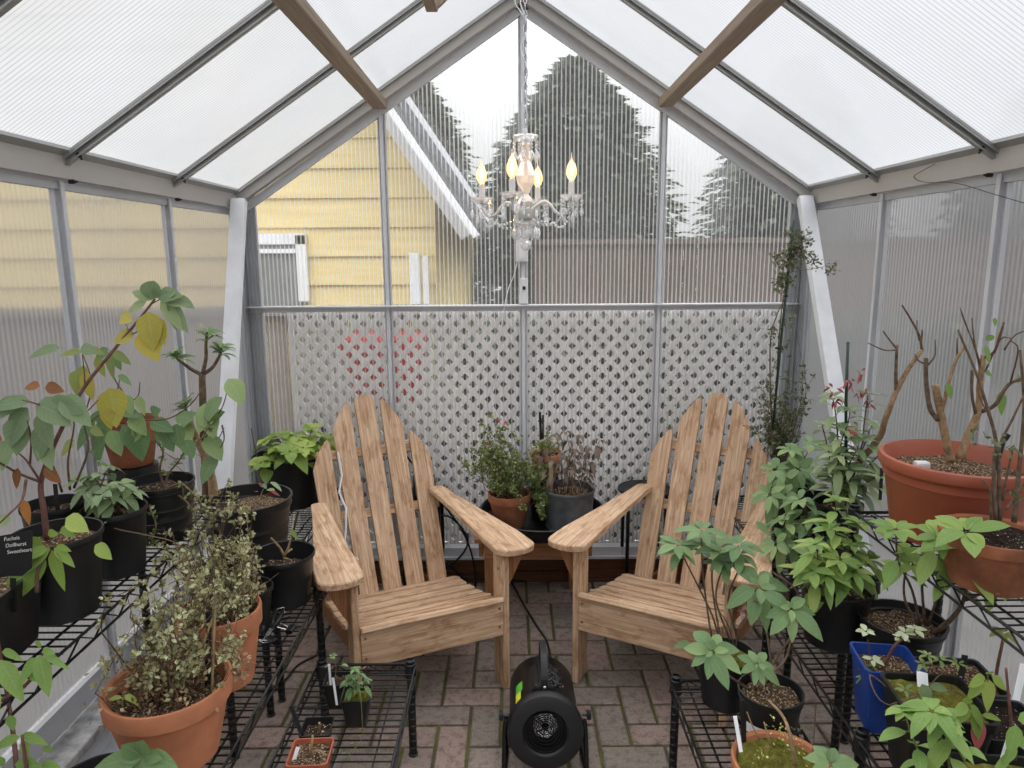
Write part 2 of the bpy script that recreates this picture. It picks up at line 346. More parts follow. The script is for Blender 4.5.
def thing(name, label, cat, loc=(0, 0, 0), rz=0, group=None):
    o = bpy.data.objects.new(name, None); C.objects.link(o); o.empty_display_size = .05
    o.location = loc; o.rotation_euler = (0, 0, rz); o['label'] = label; o['category'] = cat
    if group: o['group'] = group
    return o
def tag(o, label, cat, group=None, kind=None):
    o['label'] = label; o['category'] = cat
    if group: o['group'] = group
    if kind: o['kind'] = kind
    return o
def struct(o): o['kind'] = 'structure'; return o
TRIM = [0]
def trim(mb, mat, smooth=False):
    TRIM[0] += 1; return struct(mb.build('trim_%d' % TRIM[0], mat, smooth=smooth))

# ------------------------------------------------------------------ greenhouse shell
XE, XW, ZE, ZA, ZM = 1.262, 1.287, 1.812, 2.635, 1.318
YF = -3.95
def slope_z(x): return ZA-(ZA-ZE)*abs(x)/XE
# floor pavers in herringbone on a sand bed
fl = MB().box((0, -1.95, -.05), (2.62, 4.1, .082))
struct(fl.build('floor', 'joint'))
random.seed(3)
pv = MB(); a = .1045; gp = .0056
for i in range(-16, 30):
    for j in range(-42, 8):
        r4 = (i-j) % 4
        if r4 not in (0, 3): continue
        x, y = i*a-.62, j*a-.03
        sx, sy = (2*a, a) if r4 == 0 else (a, 2*a)
        x0, x1, y0, y1 = max(x+gp, -1.3), min(x+sx-gp, 1.3), max(y+gp, -3.95), min(y+sy-gp, .05)
        if x1-x0 < .02 or y1-y0 < .02: continue
        jz = random.uniform(-.0015, .0015)
        lv = random.random(); b = .005
        vs = []
        for z, ins in ((-.02, 0), (-.004+jz, 0), (0.0+jz, b)):
            vs += [(x0+ins, y0+ins, z), (x1-ins, y0+ins, z), (x1-ins, y1-ins, z), (x0+ins, y1-ins, z)]
        fs = [(8, 9, 10, 11)]
        for k in range(2):
            for q in range(4): fs.append((k*4+q, k*4+(q+1) % 4, k*4+4+(q+1) % 4, k*4+4+q))
        pv.add(vs, fs, lv=lv)
struct(pv.build('floor_pavers', 'paver'))
# polycarbonate sheets
def sheet(poly, name, mat):
    mb = MB(); mb.add(poly, [tuple(range(len(poly)))]); return struct(mb.build(name, mat))
sheet([(-XE, .03, .13), (XE, .03, .13), (XE, .03, ZE), (0, .03, ZA), (-XE, .03, ZE)], 'wall_back', 'poly_back')
sheet([(-XW, YF, .3), (-XW, .03, .3), (-XW, .03, ZE), (-XW, YF, ZE)], 'wall_left', 'poly_side')
sheet([(XW, YF, .12), (XW, .03, .12), (XW, .03, ZE), (XW, YF, ZE)], 'wall_right', 'poly_side')
mb = MB()
for s in (-1, 1):
    mb.add([(s*(XE+.03), YF-.05, ZE-.01), (s*(XE+.03), .07, ZE-.01), (0, .07, ZA+.012), (0, YF-.05, ZA+.012)], [(0, 1, 2, 3)])
struct(mb.build('ceiling', 'poly_roof'))
sheet([(-XE, YF, .13), (XE, YF, .13), (XE, YF, ZE), (0, YF, ZA), (-XE, YF, ZE)], 'wall_front', 'poly_back')

def extrusion(p, q, inward, w=.042):           # flat web with a raised T fin, like the photo's glazing bars
    mb = MB(); p, q, n_ = V(p), V(q), V(inward)
    mb.beam(p+n_*.004, q+n_*.004, w, .006, up=n_); mb.beam(p+n_*.013, q+n_*.013, .007, .018, up=n_)
    mb.beam(p+n_*.023, q+n_*.023, .016, .004, up=n_)
    d = (q-p).normalized(); sd = d.cross(n_).normalized()
    for s in (-1, 1): mb.beam(p+n_*.009+sd*s*(w/2-.003), q+n_*.009+sd*s*(w/2-.003), .004, .008, up=n_)
    return mb
for x in (-.61, 0, .61): trim(extrusion((x, .025, .14), (x, .025, slope_z(x)-.06), (0, -1, 0), .036), 'alu_light')
for s in (-1, 1):                              # corner profiles
    mb = MB(); mb.beam((s*(XE-.045), .02, .1), (s*(XE-.045), .02, ZE), .075, .012, up=(0, 1, 0))
    for k in range(5): mb.beam((s*(XE-.014-.017*k), .012, .1), (s*(XE-.014-.017*k), .012, ZE), .004, .014, up=(0, 1, 0))
    mb.beam((s*(XE-.006), -.035, .1), (s*(XE-.006), -.035, ZE), .012, .09, up=(0, 1, 0))
    for k in range(3): mb.beam((s*(XE-.018), -.01-.03*k, .1), (s*(XE-.018), -.01-.03*k, ZE), .012, .004, up=(0, 1, 0))
    trim(mb, 'alu')
mb = MB(); mb.box((0, -.002, ZM-.003), (2.48, .05, .006)).box((0, .016, ZM-.014), (2.48, .012, .03)); trim(mb, 'alu_light')
mb = MB(); mb.box((0, .0, .145), (2.48, .05, .05)).box((0, -.03, .122), (2.5, .02, .012)); trim(mb, 'alu_light')
mb = MB(); mb.beam((-1.25, 0, .085), (1.25, 0, .085), .05, .058).beam((-1.25, -.012, .028), (1.25, -.012, .028), .05, .055); trim(mb, 'base_plank')
for s in (-1, 1):                              # gable rafters, eave beams, side posts, purlins, braces
    e, ap = V((s*(XE-.01), 0, ZE-.005)), V((0, 0, ZA-.008)); d = (ap-e).normalized(); dn = V((-s*d.z*-1, 0, 0))
    nrm = V((-s*(ZA-ZE), 0, -XE)).normalized()
    mb = MB(); mb.beam(e+nrm*.03+V((0, -.02, 0)), ap+nrm*.03+V((0, -.02, 0)), .045, .035, up=nrm); trim(mb, 'beam')
    mb = MB(); mb.beam(e+nrm*.008+V((0, -.045, 0)), ap+nrm*.008+V((0, -.045, 0)), .03, .012, up=nrm); trim(mb, 'alu_dark')
    mb = MB(); mb.beam(e+nrm*.066+V((0, .012, 0))-d*.02, ap+nrm*.062+V((0, .012, 0)), .018, .034, up=nrm); trim(mb, 'alu_light')
    mb = MB(); mb.beam((s*(XE-.012), YF, ZE-.036), (s*(XE-.012), .0, ZE-.036), .02, .062); trim(mb, 'beam')
    mb = MB(); mb.beam((s*(XE-.018), YF, ZE-.004), (s*(XE-.018), .0, ZE-.004), .05, .012, up=nrm); trim(mb, 'alu_dark')
    mb = MB(); mb.beam((s*(XW-.012), YF, ZE-.08), (s*(XW-.012), .0, ZE-.08), .02, .028); trim(mb, 'alu')
    for k in range(1, 7):
        y = -.61*k
        trim(extrusion((s*(XW-.004), y, .12), (s*(XW-.004), y, ZE-.07), (-s, 0, 0), .05), 'alu_light')
        mb = extrusion((s*(XE-.01), y, ZE-.012), (0, y, ZA-.012), tuple(nrm), .034); trim(mb, 'alu_dark')
        mb = MB(); mb.lathe([(.006, 0), (.006, .014), (.003, .015), (.003, .022)], (s*(XE-.024), y-.002, ZE-.074), 8, axis=(-s, 0, 0))
        mb.lathe([(.006, 0), (.006, .012), (.003, .013), (.003, .02)], (s*(XE-.055), y, ZE+.0), 8, axis=(-s*.5, 0, -1)); trim(mb, 'black_metal')
    mb = MB(); x = s*.605; mb.beam((x, YF, 2.168), (x, -.03, 2.168), .062, .036, bev=.003); trim(mb, 'purlin')
mb = MB(); mb.beam((0, YF, ZA-.03), (0, .02, ZA-.03), .06, .05); trim(mb, 'beam')
mb = MB(); p0, p1 = at(432, 8, Y=-1.25), at(420, -30, Y=-1.5); mb.beam(p0, p1, .03, .02, bev=.002); mb.beam(p0+V((0,.0,.0)), p0+V((.12, .01, .11)), .02, .02); trim(mb, 'purlin')
for s, zb_, yb_, zt in ((-1, .14, -.69, 1.775), (1, .14, -.98, 1.77)):
    mb = MB(); xt, xb = s*(XE-.062), s*(XE-.068)
    yt = -.115 if s < 0 else -.085
    mb.beam((xt, yt, zt), (xb, yb_, zb_), .06, .036, up=(0, 1, .4), bev=.002); trim(mb, 'white_wood')
# left base: deep sill channel with a flaking ledge; right base channel
mb = MB(); mb.beam((-XW+.004, YF, .315), (-XW+.004, 0, .315), .03, .07); mb.beam((-XW+.02, YF, .352), (-XW+.02, 0, .352), .008, .01); trim(mb, 'alu')
mb = MB(); mb.beam((-XE+.035, YF, .262), (-XE+.035, 0, .262), .085, .03, bev=.003); trim(mb, 'ledge')
mb = MB(); mb.beam((-XE+.025, YF, .20), (-XE+.025, 0, .20), .06, .094); mb.beam((-XE+.075, YF, .17), (-XE+.075, 0, .17), .075, .012); mb.beam((-XE+.0, YF, .085), (-XE, 0, .085), .05, .17); trim(mb, 'alu')
mb = MB(); mb.beam((XW-.004, YF, .10), (XW-.004, 0, .10), .04, .1); mb.beam((XE-.03, YF, .035), (XE-.03, 0, .035), .06, .06); trim(mb, 'alu')

# ------------------------------------------------------------------ outdoors
g = MB(); g.add([(-14, -9, -.1), (14, -9, -.1), (14, 22, -.1), (-14, 22, -.1)], [(0, 1, 2, 3)]); struct(g.build('ground', 'ground'))
# lattice screen: two layers of diagonal vinyl strips
def lattice(x0, x1, z0, z1, y):
    t = thing('lattice_screen', 'white vinyl diagonal lattice screen standing behind the lower back wall', 'lattice', ((x0+x1)/2, y, z0))
    pitch = .0715; wv = .0246
    W, H = x1-x0, z1-z0
    for layer, sg in ((0, 1), (1, -1)):
        mb = MB(); k = -int(H/pitch)-2
        while k*pitch < W+H+.1:
            c = k*pitch+.02
            # centre line  x = c + sg*z - (H if sg<0..)
            if sg > 0: fx = lambda z, c=c: c+z-H
            else: fx = lambda z, c=c: c-z
            zs = sorted([(0-(c-H)) if sg > 0 else c, (W-(c-H)) if sg > 0 else c-W])
            za, zb = max(0, min(zs)), min(H, max(zs))
            if zb-za > .004:
                mb.beam((x0+fx(za), y+layer*.004, z0+za), (x0+fx(zb), y+layer*.004, z0+zb), wv, .004, up=(0, 1, 0))
            k += 1
        mb.build('lattice_strips', 'lattice', t)
    mb = MB(); yy = y+.003
    for a, b in (((x0, yy, z0), (x0, yy, z1)), ((x1, yy, z0), (x1, yy, z1)), ((x0, yy, z0), (x1, yy, z0))): mb.beam(a, b, .022, .014, up=(0, 1, 0))
    mb.build('border_frame', 'lattice', t)
lattice(-1.075, 1.262, .15, 1.305, .07)
# yellow neighbouring house
hy = 2.0
h = thing('yellow_house', 'yellow lap sided house with white trim standing behind the greenhouse', 'house', (-3, hy, -.1))
mb = MB(); ex = .205; z = -.1
while z < 4.3:
    z1 = min(z+ex, 4.3)
    def xr(zz): return -.6 if zz < 1.97 else -.6-(zz-1.97)/1.5
    mb.add([(-9, hy, z), (xr(z), hy, z), (xr(z1), hy+.02, z1+.002), (-9, hy+.02, z1+.002), (-9, hy+.03, z), (xr(z), hy+.03, z)], [(0, 1, 2, 3), (0, 4, 5, 1)])
    z += ex
mb.add([(-.6, hy, -.1), (-.6, hy+5, -.1), (-.6, hy+5, 1.97), (-.6, hy, 1.97)], [(0, 1, 2, 3)])
mb.build('siding_wall', 'siding', h)
mb = MB(); mb.beam((-.28, hy-.25, 1.66), (-2.2, hy-.25, 4.5), .5, .04, up=(.83, 0, .55)); mb.beam((-.30, hy-.02, 1.72), (-2.18, hy-.02, 4.54), .03, .26, up=(.83, 0, .55)); mb.build('rake_board', 'white_wood', h)
mb = MB(); mb.beam((-.2, hy+2, 1.7), (-2.12, hy+2, 4.54), 4.6, .05, up=(.83, 0, .55)); mb.build('roof', 'roofing', h)
mb = MB()
for a, b in (((-1.98, hy-.02, 1.22), (-1.98, hy-.02, 1.69)), ((-1.56, hy-.02, 1.22), (-1.56, hy-.02, 1.69)), ((-2.02, hy-.02, 1.665), (-1.52, hy-.02, 1.665)), ((-2.02, hy-.02, .6), (-2.02, hy-.02, 1.2))): mb.beam(a, b, .075, .04, up=(0, 1, 0))
mb.beam((-1.94, hy-.03, 1.58), (-1.6, hy-.03, 1.58), .03, .03)
wf = mb.build('window_frame', 'white_wood', h)
mb = MB(); mb.box((-1.77, hy-.012, 1.32), (.38, .02, .6)); mb.build('window_pane', 'house_window', wf)
mb = MB(); mb.beam((-.74, hy-.1, -.1), (-.74, hy-.1, 1.56), .07, .07, bev=.004); mb.beam((-.66, hy-.12, -.1), (-.66, hy-.12, 1.54), .045, .04); 
tag(mb.build('post', 'white_wood'), 'pair of white posts standing before the yellow house wall', 'post')
# low deck rail and fences
def fence(name, label, x0, x1, y, z1, mat, bw=.14, gap=.012, z0=-.1):
    t = thing(name, label, 'fence', ((x0+x1)/2, y, z0)); mb = MB(); x = x0
    while x < x1: mb.beam((x+bw/2, y, z0), (x+bw/2, y, z1+random.uniform(-.01, .01)), bw-gap, .02, up=(0, 1, 0)); x += bw
    mb.build('fence_boards', mat, t)
    mb = MB(); mb.beam((x0, y-.03, z1-.03), (x1, y-.03, z1-.03), .05, .06); mb.beam((x0, y-.03, z0+.3), (x1, y-.03, z0+.3), .05, .06); mb.build('fence_rail', mat, t)
random.seed(5)
fence('low_fence', 'low weathered wood fence below the yellow house wall', -9, -.15, 1.6, 1.21, 'fence_grey')
fence('tall_fence', 'tall brown board fence across the yard under the dark trees', .2, 9.5, 5.2, 1.72, 'fence', .16)
mb = MB(); tr_ = thing('wheelbarrow', 'red wheelbarrow glimpsed through the white lattice holes', 'wheelbarrow', (-.75, .75, -.1))
mb.add([(-.98, .5, 1.1), (-.55, .5, 1.1), (-.55, 1., 1.1), (-.98, 1., 1.1), (-.9, .62, .75), (-.6, .62, .75), (-.6, .9, .75), (-.9, .9, .75)], [(4, 5, 6, 7), (0, 4, 7, 3), (0, 1, 5, 4), (1, 2, 6, 5), (2, 3, 7, 6)]); mb.build('tray', 'red_paint', tr_)
mb = MB(); mb.beam((-.9, .6, -.1), (-.85, .66, .5), .03, .03); mb.beam((-.52, .6, -.1), (-.55, .66, .5), .03, .03); mb.beam((-.9, .95, .1), (-1.05, .3, .75), .03, .03); mb.beam((-.5, .95, .1), (-.38, .3, .75), .03, .03); mb.build('frame', 'black_metal', tr_)
mb = MB(); mb.lathe([(.1, -.03), (.15, -.025), (.16, 0), (.15, .025), (.1, .03)], (-.7, 1.1, .06), 20, axis=(1, 0, 0)); mb.build('wheel', 'black_plastic', tr_)
random.seed(31)
t = thing('added_dark_hedge', 'dark clipped hedge added close behind the white lattice to darken its holes', 'hedge', (1.2, .95, -.1)); mb = MB()  # leaves and core block added so the lattice holes read dark
for i in range(7000):
    x = random.uniform(-.35, 3.2); z = random.uniform(-.1, 1.16); mb.tiny(V((x, .72+random.uniform(-.05, .12)+.1*abs(math.sin(x*5)), z)), rv0(), rv0(), .11, .06, random.random())
mb.build('foliage', 'tree_leaf', t); mb = MB(); mb.box((1.42, 1.0, .5), (3.5, .4, 1.2), .05); mb.build('dark_core', 'tree_leaf', t)
def tree(x, y, h, r, label, seed):
    random.seed(seed); t = thing('evergreen_tree', label, 'tree', (x, y, -.1), group=None)
    mb = MB(); mb.tube([(x, y, -.1), (x+.05, y, h*.5), (x, y, h*.95)], [.14, .09, .02], 8); mb.build('trunk', 'bark', t)
    mb = MB()
    for i in range(9000):
        z = h*(.08+.92*random.random()**.9); rr = r*(1-(z/h)**2.6)*math.sqrt(random.random())*random.uniform(.75, 1.15)+.05
        an = random.random()*2*PI; p = V((x+rr*math.cos(an), y+rr*math.sin(an), z))
        mb.tiny(p, V((math.cos(an), math.sin(an), random.uniform(-.6, .3))), V((random.uniform(-.5, .5), random.uniform(-.5, .5), 1)), .26, .13, random.random())
    mb.lathe([(r*.1, h*.05), (r*.62, h*.12), (r*.66, h*.35), (r*.58, h*.6), (r*.36, h*.8), (.02, h*.93)], (x, y, 0), 12)
    mb.build('foliage', 'tree_leaf', t)
tree(-1.9, 10.5, 4.9, 1.5, 'dark evergreen tree partly hidden behind the yellow house gable', 10)
tree(.9, 7.8, 4.3, 1.7, 'dark evergreen tree right behind the chandelier, beyond the brown fence', 11)
tree(4.5, 8.6, 4.5, 1.5, 'dark evergreen tree in the middle of those beyond the brown fence', 12)
tree(8.2, 7.8, 4.4, 1.5, 'dark evergreen tree on the right of those beyond the brown fence', 13)
tree(11.6, 6.9, 3.4, 1.3, 'far right evergreen tree glimpsed through the right wall', 14)
def unseen_side_fence(x, label):  # boards out of view, added to dim the side walls
    t = thing('unseen_side_fence', label, 'fence', (x, -2, -.1)); mb = MB(); y = -8
    while y < 1.4: mb.beam((x, y+.08, -.1), (x, y+.08, 1.9), .15, .02, up=(1, 0, 0)); y += .165
    mb.build('fence_boards', 'fence', t)
    mb = MB(); mb.beam((x, -8, 1.8), (x, 1.4, 1.8), .05, .06); mb.build('fence_rail', 'fence', t)
unseen_side_fence(-4.6, 'unseen weathered wood fence added outside to dim the left wall'); unseen_side_fence(4.6, 'unseen weathered wood fence added outside to dim the right wall')
# ------------------------------------------------------------------ adirondack chairs
def adirondack(label, loc, rz):
    t = thing('adirondack_chair', label, 'chair', loc, rz, None)
    def put(mb, name, mat='teak', par=None, smooth=False): return mb.build(name, mat, par or t, smooth, world=False)
    mb = MB(); mb.beam((-.25, .011, .284), (.25, .011, .284), .022, .138, bev=.002); ap = put(mb, 'front_apron')
    mb = MB()
    for sx in (-1, 1):
        for z in (.32, .25): mb.lathe([(.005, 0), (.005, .002), (.002, .003)], (sx*.236, 0, z), 8, axis=(0, -1, 0))
    put(mb, 'screws', 'teak_dark', ap)
    # contoured seat slats running down from the apron to the back
    n = 7; L0 = .60
    for i in range(n):
        f0, f1 = i/n, (i+1)/n
        def sz(f): return .357-.178*f-.022*math.sin(PI*min(1, f*1.15))
        y0, y1 = -.014+L0*f0, -.014+L0*f1-.015
        z0, z1 = sz(f0), sz(f1)
        mb = MB(); up = V((0, -(z1-z0), y1-y0)).normalized(); wx = (.249 if y0 < .08 else .272)+random.uniform(-.002, .002)
        mb.beam((-wx, (y0+y1)/2, (z0+z1)/2), (wx, (y0+y1)/2, (z0+z1)/2), math.hypot(y1-y0, z1-z0), .019, up=up, bev=.004); put(mb, 'seat_slat')
    for sx in (-1, 1):                         # side rails that run back to the floor as rear legs
        mb = MB(); T = Matrix(((0, 0, 1, sx*.238-.011), (1, 0, 0, 0), (0, 1, 0, 0), (0, 0, 0, 1)))
        mb.prism([(.022, .215), (.022, .330), (.12, .288), (.30, .225), (.585, .145), (.80, .09), (1.0, .035), (1.0, 0), (.90, 0), (.6, .06), (.3, .145)], 0, .022, T); put(mb, 'rear_leg', 'teak_dark')
        mb = MB(); x = sx*.263; mb.beam((x, .046, 0), (x, .046, .515), .024, .09, up=(0, 1, 0), bev=.003); fl_ = put(mb, 'front_leg')
        mb = MB(); mb.lathe([(.006, 0), (.006, .002), (.002, .003)], (sx*.2505, .04, .45), 8, axis=(-sx, 0, 0)); put(mb, 'screw', 'chrome', fl_)
        T = Matrix(((sx, 0, 0, 0), (0, 0, 1, .036), (0, 1, 0, 0), (0, 0, 0, 1)))
        mb = MB(); mb.prism([(.276, .515), (.345, .515), (.335, .47), (.30, .40), (.276, .36)], 0, .02, T); put(mb, 'arm_bracket', 'teak_dark')
        # arm: broad rounded paddle narrowing to the back
        ctr = [(-.06, .302, .148), (-.052, .302, .150), (0.03, .302, .150), (.12, .299, .146), (.22, .292, .130), (.42, .276, .098), (.60, .262, .074), (.735, .252, .064)]
        outer = [(sx*(c+w_/2), y) for y, c, w_ in ctr[2:]]; inner = [(sx*(c-w_/2), y) for y, c, w_ in ctr[2:]]
        front = [(sx*(.302+.075*math.cos(a_)), .026-.055*math.sin(a_)**.8) for a_ in [PI*k/12 for k in range(1, 12)]]
        poly = inner[::-1]+[(x_, y_) for x_, y_ in front[::-1]]+outer
        back = [(sx*(.252+.032*math.cos(a_)), .735+.02*math.sin(a_)) for a_ in [PI*k/6 for k in range(1, 6)]]
        poly = poly+back
        mb = MB()
        k = len(poly); cx_ = sum(p[0] for p in poly)/k; cy_ = sum(p[1] for p in poly)/k; r_ = random.random()*20
        rings = []
        for z, ins in ((.515, .004), (.518, 0), (.535, 0), (.539, .004)):
            rings.append([(x_-(x_-cx_)*ins/.08, y_-(y_-cy_)*ins/.4, z) for x_, y_ in poly])
        vs = [q for rg in rings for q in rg]; fs = [tuple(range(k))[::-1], tuple(range(3*k, 4*k))]
        for a_ in range(3):
            for b_ in range(k): fs.append((a_*k+b_, a_*k+(b_+1) % k, (a_+1)*k+(b_+1) % k, (a_+1)*k+b_))
        mb.add(vs, fs, [(v[1]+r_, v[0]+r_, v[2]) for v in vs]); put(mb, 'armrest')
    # fan back
    D, ZR, TI = .572, .176, .497
    ud = V((0, math.sin(TI), math.cos(TI))); nd = V((0, -math.cos(TI), math.sin(TI)))
    for i in range(-2, 3):
        w0, w1 = .074, .088
        xb, xt = i*.0965, i*.1125
        Lh = (.85, .825, .665)[abs(i)]; low = (.0, .105, .125)[abs(i)]
        left, right, top = [], [], []
        if i == 0: prof = [(-1, -.035), (-.8, -.012), (-.45, 0), (.45, 0), (.8, -.012), (1, -.035)]
        else:
            sg = 1 if i > 0 else -1
            prof = [(-1, -.02), (-.86, 0), (-.6, -.006), (-.2, -.028), (.25, -.058), (.65, -.09), (1, -.125)]
            if sg < 0: prof = [(-a_, b_) for a_, b_ in prof][::-1]
        pts = [(xb-w0/2, -.03)]
        for a_, b_ in prof:
            l = Lh+b_; tt = l/.85; pts.append((xb+(xt-xb)*tt+a_*(w0+(w1-w0)*tt)/2, l))
        pts.append((xb+w0/2, -.03))
        pts = pts[::-1]
        base = V((0, D, ZR)); T = Matrix(((1, 0, 0, 0), (0, ud.y, nd.y, base.y), (0, ud.z, nd.z, base.z), (0, 0, 0, 1)))
        mb = MB(); mb.prism(pts, 0, .019, T); put(mb, 'back_slat')
    for l, hw in ((.60, .235), (.335, .262)):
        p = V((0, D, ZR))+ud*l-nd*.012; mb = MB(); mb.beam(p-V((hw, 0, 0)), p+V((hw, 0, 0)), .022, .042, up=ud, bev=.003); put(mb, 'back_crosspiece')
    return t
random.seed(21)
ch1 = adirondack('weathered teak adirondack chair on the left with a white cord behind its slats', (-.318, -.991, 0), .423)
random.seed(22)
ch2 = adirondack('weathered teak adirondack chair on the right half hidden by green plants', (.397, -.977, 0), -.50)
mb = MB(); mb.tube([at(x, y, Y=Y) for x, y, Y in ((338, 452, -.36), (342, 475, -.38), (339, 492, -.40), (346, 508, -.42), (346, 525, -.44), (345, 541, -.46), (352, 556, -.48), (362, 562, -.46))], .0045, 6)
tag(mb.build('power_cord', 'white_plastic', smooth=True), 'thin white cord hanging against the left chair back', 'cord')

# ------------------------------------------------------------------ wire racks
def rack(label, x0, x1, y0, y1, z, posts, group=None, zp=0, tall=.02, grooves=True):
    t = thing('wire_rack', label, 'rack', ((x0+x1)/2, (y0+y1)/2, 0), 0, group)
    mb = MB(); n = int((y1-y0)/.0255); r = .0021
    for i in range(n+1):
        y = y0+(y1-y0)*i/n; mb.tube([(x0, y, z), (x1, y, z)], r, 4)
    k = 3 if x1-x0 > .2 else 2
    for i in range(k):
        x = x0+(x1-x0)*(i+.5)/k; mb.tube([(x, y0, z-.006), (x, y1, z-.006)], .003, 5)
    mb.build('wire_shelf', 'black_metal', t)
    mb = MB()
    for a, b in (((x0, y0), (x0, y1)), ((x1, y0), (x1, y1)), ((x0, y0), (x1, y0)), ((x0, y1), (x1, y1))):
        A, B = V((*a, z+.004)), V((*b, z+.004)); mb.tube([A, B], .0035, 6); mb.tube([A-V((0, 0, .03)), B-V((0, 0, .03))], .0032, 6)
        L = (B-A).length; m_ = max(2, int(L/.045)); pts = []
        for i in range(m_+1): pts.append(A+(B-A)*(i/m_)-V((0, 0, .001 if i % 2 else .029)))
        mb.tube(pts, .0022, 4)
    mb.build('truss_edge', 'black_metal', t)
    for x, y in posts:
        mb = MB(); prof = [(.0115, .006)]; zz = .03
        while grooves and zz < z+tall-.02: prof += [(.0125, zz), (.0105, zz+.002), (.0105, zz+.005), (.0125, zz+.007)]; zz += .025
        prof += [(.0125, z+tall-.004), (.014, z+tall-.003), (.014, z+tall+.004), (.010, z+tall+.006), (.009, z+tall+.001)]
        mb.lathe(prof, (x, y, 0), 14); p_ = mb.build('post', 'black_metal', t, 'auto')
        mb = MB(); mb.lathe([(.010, .0), (.015, .001), (.015, .006), (.008, .009)], (x, y, 0), 14); mb.build('foot', 'black_plastic', p_, 'auto')
        mb = MB(); mb.lathe([(.017, z-.03), (.019, z-.028), (.0165, z+.012), (.0145, z+.014)], (x, y, 0), 14); mb.build('shelf_clip', 'black_plastic', p_, 'auto')
    return t
ZL, ZMD, ZT = .30, .46, .80
rack('low black wire rack in front of the left chair, nearest the aisle', -.655, -.355, -2.02, -1.205, ZL, [(-.37, -1.218), (-.64, -1.218), (-.37, -2.0), (-.64, -2.0)])
rack('middle height black wire rack on the left holding two bushy terracotta pots', -.897, -.675, -2.35, -1.0, ZMD, [(-.69, -1.04), (-.882, -1.02), (-.69, -2.33), (-.882, -2.33)])
rack('tall black wire rack along the left wall holding a row of black pots', -1.24, -.905, -2.5, -1.09, ZT, [(-.925, -1.225), (-1.225, -1.10), (-.925, -2.48), (-1.225, -2.48)])
rack('black wire rack in the back left corner behind the left chair', -1.152, -.86, -.95, -.06, ZMD, [(-.87, -.94), (-1.14, -.94), (-.87, -.07), (-1.14, -.07)])
rack('low black wire rack in front of the right chair', .405, .70, -2.05, -1.30, ZL, [(.42, -1.31), (.685, -1.31), (.42, -2.03), (.685, -2.03)])
rack('middle height black wire rack on the right holding the blue pot', .715, 1.02, -2.4, -1.16, ZMD, [(.73, -1.17), (1.0, -1.17), (.725, -1.77), (.73, -2.38), (1.0, -2.38)])
rack('tall black wire rack along the right wall under the huge terracotta tub', .925, 1.225, -2.4, -1.26, ZT, [(.93, -1.25), (1.2, -1.25), (.93, -2.38), (1.2, -2.38)])
rack('black wire rack in the back right corner under tall leafy plants', .86, 1.152, -1.02, -.15, ZMD, [(.87, -1.01), (1.14, -1.01), (.87, -.17), (1.14, -.17)])

